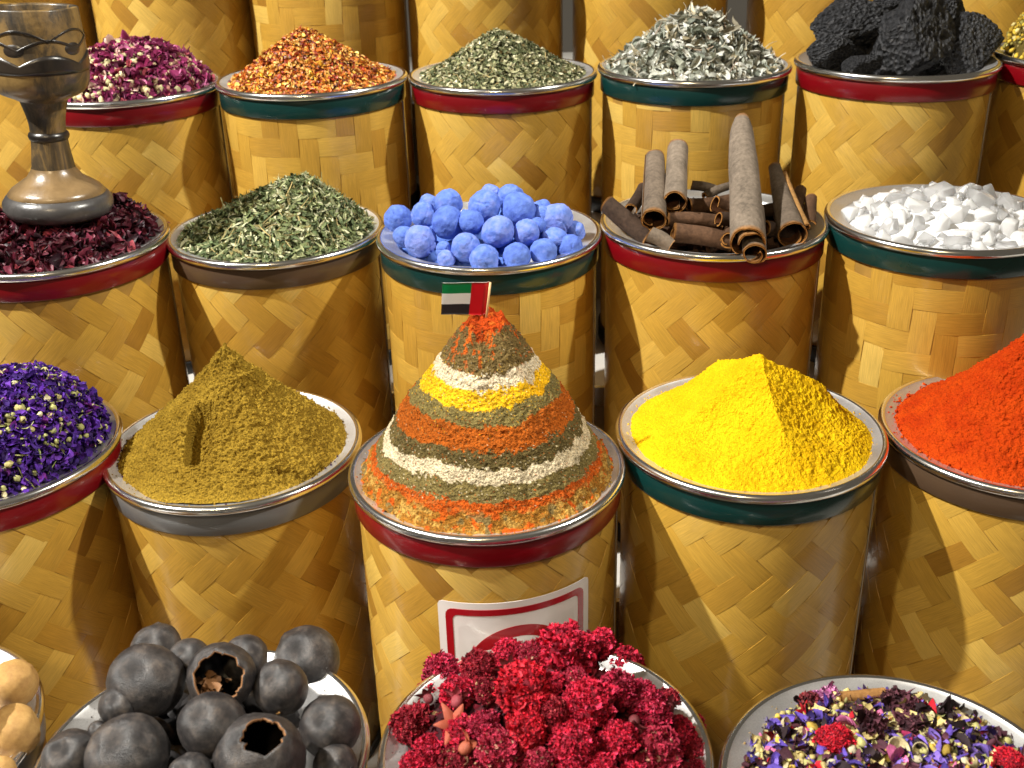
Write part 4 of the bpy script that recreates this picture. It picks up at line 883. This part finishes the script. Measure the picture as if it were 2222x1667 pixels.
for i, (u, v, rp, cc, ro, lab) in enumerate(crop([(715,1385,150,(.45,.10,.055),(.5,.1,.2),'orange red star shaped calyx at the left of the crimson flowers'), (740,1215,110,(.30,.045,.06),(-1.2,.5,0),'dull pink pointed calyx above the star shaped one'), (1065,1020,105,(.24,.05,.055),(-1.4,0,.6),'brownish red calyx near the back rim'), (545,1200,90,(.20,.03,.04),(-.9,-.9,0),'dark calyx at the left rim of the red dish'), (1860,1385,110,(.16,.03,.035),(1.9,.6,0),'dark purple calyx at the right of the crimson heap'), (2080,1260,100,(.18,.03,.04),(-1.2,.9,.3),'dark striped calyx at the right rim of the red dish'), (810,1515,120,(.42,.11,.06),(-.4,1.2,.2),'pale orange calyx in front of the star shaped one')], 740, 1100, 2.926)):
    p = hp_r.hit(u, v, .006); dep = (p-np.array([0, 0, CAMZ]))@FW; R_ = rp*dep/FPX
    o = link('flower_calyx', calyx(320+i, cc), None, tuple(p)); o.scale = (R_*.85,)*3; o.rotation_euler = ro; tag(o, lab, 'calyx', 'calyxes among the crimson flowers')

# ---- mixed petals dish
hp_m = Heap('mix', .0945, None, .014, lambda t: np.cos(t*PI/2)**.8, zb=-.0055); rs = np.random.default_rng(40); st = Stuff(); base(st, hp_m, (.03, .022, .02), .003)
def ad(n, L0, L1, W0, W1, curl, cup, cols, tilt=(.2, .9), ns=5, nw=3, lift=0, **k):
    P, N = sample(hp_m, n, rs, depth=.008); st.add(leaves(P+N*lift, N, U(rs, n, L0, L1), U(rs, n, W0, W1), rs.normal(0, curl, n), rs.normal(.5, cup, n), rs.normal(0, 1.2, n), U(rs, n, *tilt), rs, ns, nw, **k), pal(cols, n, rs))
ad(900, .008, .018, .003, .007, 2.2, .9, [((.10, .06, .34), 3), ((.19, .12, .48), 2.4), ((.04, .025, .15), 1)], wave=.12)
ad(700, .008, .020, .004, .010, 2.4, .9, [((.028, .016, .020), 3), ((.07, .022, .035), 2), ((.13, .045, .06), 1)], wave=.1, ns=7)
ad(900, .004, .010, .002, .005, 1.8, .9, [((.50, .40, .17), 3), ((.36, .33, .13), 3), ((.60, .52, .30), 2), ((.22, .22, .08), 1)], tipw=.3)
ad(260, .006, .013, .004, .009, 1.6, .9, [((.48, .12, .26), 2), ((.36, .03, .10), 1), ((.50, .012, .025), 2)], wave=.1)
ad(130, .010, .024, .0012, .003, 1.3, .6, [((.40, .34, .15), 2), ((.30, .16, .06), 1)], tipw=.6)
n = 420; P, N = sample(hp_m, n, rs, depth=.004); st.add(blobs(P+N*.001, N, U(rs, n, .0016, .0036), (1.2, 1, .8), rs, 2), pal([((.56, .46, .18), 3), ((.38, .36, .14), 2), ((.62, .56, .38), 1), ((.50, .34, .06), 1)], n, rs))
ad(120, .009, .015, .005, .009, 4.2, .3, [((.55, .44, .18), 2), ((.60, .50, .28), 1)], tilt=(.5, 1.4), ns=9, tipw=.7, lift=.002)
st.build('mixed_petal_heap', hp_m, LF, 'mixed purple, cream, pink and dark petals filling the dish at lower right', 'dried flowers', HB)
def on_mix(u, v, rp, lift=.3):
    p = hp_m.hit(1482+u/2.926, 1100+v/2.926); dep = (p-np.array([0, 0, CAMZ]))@FW; R_ = rp/2.926*dep/FPX; return p+np.array([0, 0, R_*lift]), R_
p, R_ = on_mix(965, 1500, 118); o = link('ruffled_flower', RED_HOT, None, tuple(p)); o.scale = (R_, R_, R_*.8); tag(o, 'bright red ruffled flower lying on the mixed petals', 'flower')
p, R_ = on_mix(2060, 1640, 110); o = link('ruffled_flower', RED_HOT, None, tuple(p)); o.scale = (R_, R_, R_*.7); o.rotation_euler[2] = 2; tag(o, 'red ruffled flower at the lower right corner of the mixed petals', 'flower')
PK = ruffle('rose_bud', 330, 150, [((.46, .15, .34), 3), ((.36, .09, .25), 2), ((.56, .28, .42), 1)], (.20, .05, .13), .3, .6)
p, R_ = on_mix(915, 1235, 72, .4); o = link('rose_bud', PK, None, tuple(p)); o.scale = (R_*1.15, R_, R_); tag(o, 'lilac pink rose bud by the back rim of the mixed petals', 'rose bud')
PK2 = ruffle('rose_bud', 331, 130, [((.16, .02, .03), 3), ((.24, .045, .05), 2)], (.05, .008, .01), .3, .6)
p, R_ = on_mix(805, 1262, 68, .4); o = link('rose_bud', PK2, None, tuple(p)); o.scale = (R_, R_, R_); tag(o, 'dark red rose bud left of the lilac one', 'rose bud')
p, R_ = on_mix(770, 1330, 72); o = link('flower_calyx', calyx(340, (.48, .01, .02)), None, tuple(p)); o.scale = (R_,)*3; o.rotation_euler = (.5, .3, .4); tag(o, 'bright red star petal below the dark rose bud', 'petal')
DKF = ruffle('hibiscus_flower', 332, 200, [((.10, .03, .045), 3), ((.05, .015, .022), 2), ((.17, .06, .08), 1)], (.02, .006, .01), .3, .7)
for (u, v, rr, sx, lab) in ((1180, 1440, 95, .8, 'dark wine hibiscus flower standing beside the bright red flower'), (1350, 1270, 85, 1.2, 'dusky purple hibiscus flower behind the yellow buds'), (1440, 1410, 75, 1.2, 'dark hibiscus flower right of the standing one')):
    p, R_ = on_mix(u, v, rr, .4); o = link('hibiscus_flower', DKF, None, tuple(p)); o.scale = (R_*sx, R_*sx, R_*1.5 if sx < 1 else R_*.8); o.rotation_euler[2] = u; tag(o, lab, 'flower')
A, _ = on_mix(985, 1240, 10, 1.5); B, _ = on_mix(1275, 1215, 10, 1.5)
me, mid = bark(A+np.array([0, 0, .002]), B+np.array([0, 0, .003]), .0042, .0036, (.36, .18, .06), (.2, .09, .03), .8, 350, 0, 0, .0012, 1.2); o = link('cinnamon_bark', me, None, tuple(mid)); tag(o, 'small tan bark stick at the back of the mixed petals', 'cinnamon')
POD = lathe('seed_cup', [(.02, -.5), (.55, -.42), (.85, 0), (1, .45), (1.05, .5), (.92, .47), (.78, .05), (.5, -.25), (.02, -.3)], plain('seed_cup', (.55, .47, .26), .55, noise=.3, nscale=4), 20)
for (u, v, rr, ro, lab) in ((1355, 1570, 72, (.5, .2, 0), 'largest cream seed cup near the bottom edge of the mixed petals'), (1500, 1560, 48, (.9, -.3, 0), 'smaller yellow seed cup right of the largest'), (645, 1400, 45, (.4, .9, 0), 'cream seed cup at the left of the mixed petals'), (1325, 1410, 42, (1.2, .2, 0), 'yellow seed cup behind the dark hibiscus flower'), (760, 1460, 42, (.3, -.8, 0), 'pale seed cup left of the bright red flower')):
    p, R_ = on_mix(u, v, rr, .5); o = link('seed_cup', POD, None, tuple(p)); o.scale = (R_,)*3; o.rotation_euler = ro; tag(o, lab, 'seed cup')

# ---- turned wooden goblet standing in the hibiscus
gb = bpy.data.objects.new('wooden_goblet', None); COL.objects.link(gb); tag(gb, 'turned dark and tan wooden goblet with carved waves, standing in the hibiscus', 'goblet')
GB = pix(130, 458, DR_['hibiscus']['c'][1]-.012); gb.location = tuple(GB); gb.rotation_euler = (math.radians(-2), math.radians(2.5), 0)
def wood(name, cols, rough, scale=18):
    m, nt, b = newmat(name); L = nt.links; tc = nd(nt, 'ShaderNodeTexCoord'); mp = nd(nt, 'ShaderNodeMapping'); mp.inputs['Scale'].default_value = (1.6, 1.6, .8); L.new(tc.outputs['Object'], mp.inputs['Vector'])
    n1 = nd(nt, 'ShaderNodeTexNoise'); n1.inputs['Scale'].default_value = scale; n1.inputs['Detail'].default_value = 8; n1.inputs['Roughness'].default_value = .68; n1.inputs['Distortion'].default_value = .6; L.new(mp.outputs[0], n1.inputs['Vector'])
    r = ramp(nt, cols); L.new(n1.outputs['Fac'], r.inputs['Fac']); L.new(r.outputs['Color'], b.inputs['Base Color']); b.inputs['Roughness'].default_value = rough; b.inputs['Coat Weight'].default_value = .5; b.inputs['Coat Roughness'].default_value = .25
    n2 = nd(nt, 'ShaderNodeTexNoise'); n2.inputs['Scale'].default_value = 260; n2.inputs['Detail'].default_value = 4; L.new(tc.outputs['Object'], n2.inputs['Vector']); bp = nd(nt, 'ShaderNodeBump'); bp.inputs['Strength'].default_value = .35; bp.inputs['Distance'].default_value = .0008; L.new(n2.outputs['Fac'], bp.inputs['Height']); L.new(bp.outputs['Normal'], b.inputs['Normal'])
    return m
WB = wood('goblet_wood', [(.38, (.016, .012, .008)), (.47, (.07, .046, .02)), (.55, (.19, .115, .035)), (.72, (.30, .19, .06))], .5)
WD = wood('goblet_dark', [(.4, (.010, .008, .007)), (.6, (.028, .02, .014))], .35); WF = wood('goblet_foot', [(.3, (.13, .08, .034)), (.6, (.24, .155, .07))], .3); WG = wood('goblet_greyfoot', [(.35, (.045, .042, .042)), (.65, (.085, .08, .078))], .35)
link('foot', lathe('foot', [(.001, -.004), (.040, -.004), (.047, .0), (.0495, .006), (.0490, .012), (.0460, .0165), (.0435, .0180)], WG, 64), gb)
link('foot_cap', lathe('foot_cap', [(.0432, .0172), (.0438, .0190), (.0400, .0235), (.032, .0290), (.025, .0335), (.0205, .0400), (.0195, .0425)], WF, 64), gb)
link('stem', lathe('stem', [(.0193, .0405), (.0186, .0470), (.0168, .0600), (.0162, .0680)], WB, 48), gb)
link('collar', lathe('collar', [(.0160, .0675), (.0175, .0690), (.0182, .0715), (.0176, .0740), (.0160, .0755)], WD, 48), gb)
link('neck', lathe('neck', [(.0158, .0750), (.0160, .0830), (.0172, .0900), (.0192, .0980), (.0210, .1040)], WB, 48), gb)
bowl = link('bowl', lathe('bowl', [(.0208, .1036), (.0250, .1060), (.0360, .1110), (.0405, .1160), (.0425, .1230), (.0432, .1320), (.0430, .1420), (.0415, .1660), (.0402, .1835), (.0398, .1846), (.0385, .1850), (.0352, .1846), (.0345, .1830), (.0350, .1600), (.0330, .1350), (.0220, .1220), (.001, .1200)], WB, 96), gb)
def brad(z): return np.interp(z, [.116, .123, .132, .142, .166, .1835], [.0405, .0425, .0432, .0430, .0415, .0402])
def wavering(name, lo, hi, mat, out):
    t = np.arange(240)/240*2*PI; zl = lo(t); zh = hi(t); rows = []
    for q, o_ in ((0, -.0004), (0, out), (.25, out), (.5, out), (.75, out), (1, out), (1, -.0004)):
        z = zl+(zh-zl)*q; rr = brad(z)+o_; rows.append(np.stack([rr*np.cos(t), rr*np.sin(t), z], -1))
    return mesh_np(name, np.array(rows).reshape(-1, 3), [grid_faces(len(rows), 240, True)], [mat])
sc_ = lambda t, k, p: np.abs(np.sin(t*k/2+p))
link('dark_wave_band', wavering('dark_wave_band', lambda t: .131+0*t, lambda t: .139+.0085*sc_(t, 5, .8), WD, .0008), gb)
link('carved_wave', wavering('carved_wave', lambda t: .1500+.0085*sc_(t, 5, .8), lambda t: .1522+.0085*sc_(t, 5, .8), WD, .0009), gb)
link('carved_wave', wavering('carved_wave', lambda t: .1575+.0095*sc_(t, 5, .8+PI/2), lambda t: .1592+.0095*sc_(t, 5, .8+PI/2), WD, .0009), gb)
for k in range(5):
    a = (k+.5)*2*PI/5-.32+.55; z0 = .1515; aa, bb = np.meshgrid(np.linspace(0, 1, 6), np.arange(24)/24*2*PI, indexing='ij')
    th_ = a+aa*np.cos(bb)*.22; zz = z0+aa*np.sin(bb)*.0055; rr = brad(zz)+.0009*(1-aa**4); link('carved_eye', mesh_np('carved_eye', np.stack([rr*np.cos(th_), rr*np.sin(th_), zz], -1).reshape(-1, 3), [grid_faces(6, 24, True)], [WD]), gb)

# ---- printed sticker on the striped cone's drum
dr = drums['stripe']; c = DR_['stripe']['c']
def on_drum(u, v, rad):
    d = ray(u, v); a = d[0]**2+d[1]**2; b_ = -2*(d[0]*c[0]+d[1]*c[1]); q = c[0]**2+c[1]**2-rad**2; t = (-b_-math.sqrt(b_*b_-4*a*q))/(2*a); p = d*t
    return math.atan2(p[1]-c[1], p[0]-c[0])*BR, p[2]+CAMZ-(c[2]-DH)
sl, zt1 = on_drum(950, 1289, BR); sr, zt2 = on_drum(1273, 1262, BR); _, zt = on_drum(1110, 1297, BR); zt = (zt1+zt2+zt)/3; sc0 = (sl+sr)/2; hwid = (sr-sl)/2; hh_ = hwid*1.38; zc = zt-hh_
def rr_loop(hw, hh, r, n=10):
    L_ = []
    for (sx, sy, a0) in ((1, 1, 0), (-1, 1, 90), (-1, -1, 180), (1, -1, 270)):
        for k in range(n): a = math.radians(a0+90*k/(n-1)); L_.append((sx*(hw-r)+r*math.cos(a), sy*(hh-r)+r*math.sin(a)))
    return np.array(L_)
def resamp(L_, n):
    P = np.vstack([L_, L_[:1]]); d = np.concatenate([[0], np.cumsum(np.hypot(*np.diff(P, axis=0).T))]); q = np.linspace(0, d[-1], n, endpoint=False)
    return np.stack([np.interp(q, d, P[:, 0]), np.interp(q, d, P[:, 1])], -1)
def wrap(loops, rad, n=220):
    V = []
    for L_ in loops:
        t = (sc0+L_[:, 0])/BR; V.append(np.stack([rad*np.cos(t), rad*np.sin(t), zc+L_[:, 1]], -1))
    return np.array(V).reshape(-1, 3)
n_ = 200
def film(name, loops, rad, mat, parent):
    ls = [resamp(l, n_) for l in loops]; V = np.concatenate([wrap(ls[:1], rad-.0004), wrap(ls, rad), wrap(ls[-1:], rad-.0004)])
    return link(name, mesh_np(name, V, [grid_faces(len(ls)+2, n_, True)], [mat], sm=False), parent)
white = plain('sticker_white', (.78, .74, .72), .22, coat=.6); redp = plain('sticker_red', (.36, .006, .012), .22, coat=.6)
outl = rr_loop(hwid, hh_, .004)
stk = film('sticker', [outl*q for q in (1, .9, .75, .6, .45, .3, .15, .01)], BR+.0016, white, dr)
stk['label'] = 'white sticker with a red rounded frame and a red ring'
film('red_frame', [rr_loop(hwid*.905, hh_-hwid*.095, .006), rr_loop(hwid*.815, hh_-hwid*.185, .004)], BR+.00185, redp, stk)
ra, rb_ = hwid*.66, hwid*.50; t_ = np.arange(200)/200*2*PI; ci = np.stack([np.cos(t_), np.sin(t_)], -1); off_ = np.array([0, hh_-hwid*.185-hwid*.18-ra])
film('red_ring', [ci*ra+off_, ci*rb_+off_], BR+.00185, redp, stk)
bar = np.array([(-.075, -1), (.075, -1), (.075, 1), (-.075, 1)])*np.array([hwid, rb_*1.02]); cs, sn = math.cos(PI/4), math.sin(PI/4); bar = bar@np.array([[cs, sn], [-sn, cs]])
# ---- specks of dust on the front dishes
SPK = colmat('speck', .9, 0, 300, .1, .1)
for key, sd, cols in (('lime_black', 51, [(.02, .015, .01), (.05, .03, .01)]), ('red', 52, [(.03, .01, .008), (.25, .01, .02)]), ('mix', 53, [(.05, .03, .04), (.3, .2, .08)])):
    h_ = Heap(key, .09, None, .01, lambda t: 1-t); o = crumbs('dust_specks', None, h_, 130, .0935, .103, .00045, cols, SPK, sd); tag(o, 'tiny dark specks scattered on the rim of the dish holding ' + DR_[key]['what'], 'specks')
